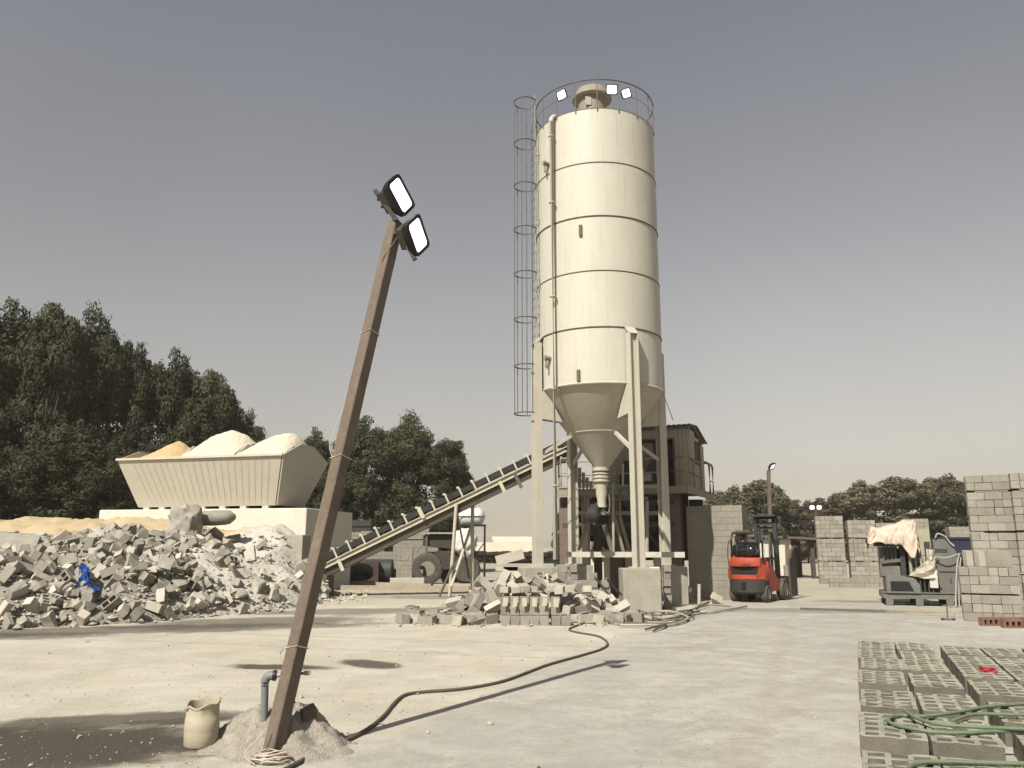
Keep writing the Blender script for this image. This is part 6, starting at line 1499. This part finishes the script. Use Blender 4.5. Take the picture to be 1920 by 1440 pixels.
def trunk_mesh(name, seed, h, w):
    r = random.Random(seed); b = MB(); b.tube(catmull([(0, 0, -.2), (.08, .03, h * .2), (-.05, .08, h * .5), (.05, 0, h * .82)], 4), [w * (1 - .85 * k / 12) for k in range(13)], 8)
    for k in range(9):
        z = h * r.uniform(.15, .6); a = r.uniform(0, 6.28); L_ = h * r.uniform(.14, .26); e = Vector((math.cos(a) * L_ * .6, math.sin(a) * L_ * .6, L_))
        b.tube(catmull([(0, 0, z), (e.x * .5, e.y * .5, z + e.z * .35), (e.x, e.y, z + e.z)], 3), [w * .4 * (1 - .8 * i / 6) for i in range(7)], 6)
    me = bpy.data.meshes.new(name); me.from_pydata([tuple(v) for v in b.v], [], b.f); me.materials.append(MT['bark'])
    for p in me.polygons: p.use_smooth = True
    return me
H0, W0_ = 12., 7.
CR = [crown_mesh('crown', 100 + k, H0, W0_, 60000, size=(.11, .23), spikes=11 + 2 * k) for k in range(4)]
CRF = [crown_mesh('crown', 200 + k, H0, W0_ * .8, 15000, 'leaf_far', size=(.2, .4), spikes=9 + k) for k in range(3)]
TK = [trunk_mesh('trunk', 300 + k, H0, .24) for k in range(3)]
def tree(px, pytop, Y, wpx, k, label, group, far=False, rz=None, name='tree'):
    q = P(px, pytop, Y); s = q.z / H0; wd = wpx / FPX * Y / (W0_ * (.8 if far else 1.)); 
    t = thing(name, label, 'tree', (q.x, Y, 0), group)
    o = bpy.data.objects.new('crown', (CRF if far else CR)[k % (3 if far else 4)]); COL.objects.link(o); o.parent = t; o.scale = (wd, wd, s); o.rotation_euler = (0, 0, rz if rz is not None else rng.uniform(0, 6))
    o = bpy.data.objects.new('trunk', TK[k % 3]); COL.objects.link(o); o.parent = t; o.scale = (s, s, s * .95)
NEAR = [(-70, 560, 42, 230, 0, 'dense dark tree at the left edge, partly cut off'), (25, 572, 44, 190, 1, 'tall dark tree near the left edge with a blunt top'),
        (112, 574, 43, 170, 2, 'tall dark tree left of centre in the left row'), (185, 582, 45, 170, 3, 'tall dark tree with two spiky tops above the bin'),
        (248, 650, 46, 130, 0, 'dark tree with a sloping shoulder behind the bin'), (330, 662, 47, 150, 1, 'dark rounded tree behind the middle of the bin'),
        (400, 700, 47, 140, 2, 'dark tree sloping down behind the pale sand heaps'), (468, 775, 48, 95, 3, 'small dark tree at the right end of the left row')]
for i, t in enumerate(NEAR): tree(*t, 'dark trees behind the sand bin')
tree(130, 800, 39, 190, 2, 'low bushy green tree standing in front of the left row', None); tree(-10, 820, 38.5, 190, 1, 'low bushy dark tree at the left edge under the tall ones', None)
tree(235, 815, 38.5, 170, 3, 'low bushy tree directly behind the left end of the bin', None); tree(330, 840, 40, 160, 0, 'low bushy tree hidden behind the middle of the bin', None)
MID = [(690, 784, 54, 160, 1, 'dense tree just right of the leaning post'), (768, 776, 55, 150, 3, 'tallest tree of the clump behind the conveyor'), (828, 826, 55, 120, 0, 'rounded tree at the right of the clump behind the conveyor'), (862, 876, 56, 70, 2, 'small tree at the right end of the clump by the water tank'), (655, 860, 53, 120, 2, 'low tree in the clump behind the leaning post')]
for t in MID: tree(*t, 'clump of trees behind the conveyor')
tree(592, 806, 56, 90, 1, 'tree half hidden behind the right end of the bin', None); tree(640, 840, 57, 90, 3, 'tree peeping between the bin and the leaning post', None)
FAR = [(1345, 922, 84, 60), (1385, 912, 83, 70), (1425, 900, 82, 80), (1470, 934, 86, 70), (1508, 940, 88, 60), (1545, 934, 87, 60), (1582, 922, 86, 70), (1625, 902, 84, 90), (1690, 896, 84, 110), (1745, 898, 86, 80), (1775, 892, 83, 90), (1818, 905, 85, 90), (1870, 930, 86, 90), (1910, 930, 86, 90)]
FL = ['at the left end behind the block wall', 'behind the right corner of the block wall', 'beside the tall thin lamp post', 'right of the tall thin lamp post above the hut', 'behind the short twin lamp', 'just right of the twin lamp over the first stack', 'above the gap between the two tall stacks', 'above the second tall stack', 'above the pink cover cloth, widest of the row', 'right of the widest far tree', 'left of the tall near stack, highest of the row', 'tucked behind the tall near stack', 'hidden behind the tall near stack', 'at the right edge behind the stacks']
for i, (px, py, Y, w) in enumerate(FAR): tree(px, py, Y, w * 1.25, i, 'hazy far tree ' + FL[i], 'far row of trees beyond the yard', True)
tree(1055, 952, 48, 42, 1, 'small shrub showing between the silo legs', None, False, None, 'shrub')
pts = []
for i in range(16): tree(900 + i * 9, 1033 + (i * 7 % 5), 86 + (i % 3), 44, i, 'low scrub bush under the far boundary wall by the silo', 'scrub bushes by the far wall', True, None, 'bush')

# ================================================================ dusty air
if HAZE > 0:
    hm = bpy.data.materials.new('dusty air'); hm.use_nodes = True; nt = hm.node_tree; nt.nodes.clear()
    out = nd(nt, 'ShaderNodeOutputMaterial'); pv = nd(nt, 'ShaderNodeVolumePrincipled'); pv.inputs['Color'].default_value = (.92, .86, .74, 1); pv.inputs['Density'].default_value = HAZE; pv.inputs['Anisotropy'].default_value = .0
    nt.links.new(pv.outputs[0], out.inputs['Volume'])
    b = MB(); b.box((0, 720, 12), (1900, 1620, 27)); hz_ = b.build('haze', hm, smooth=0); kind(hz_, 'stuff')
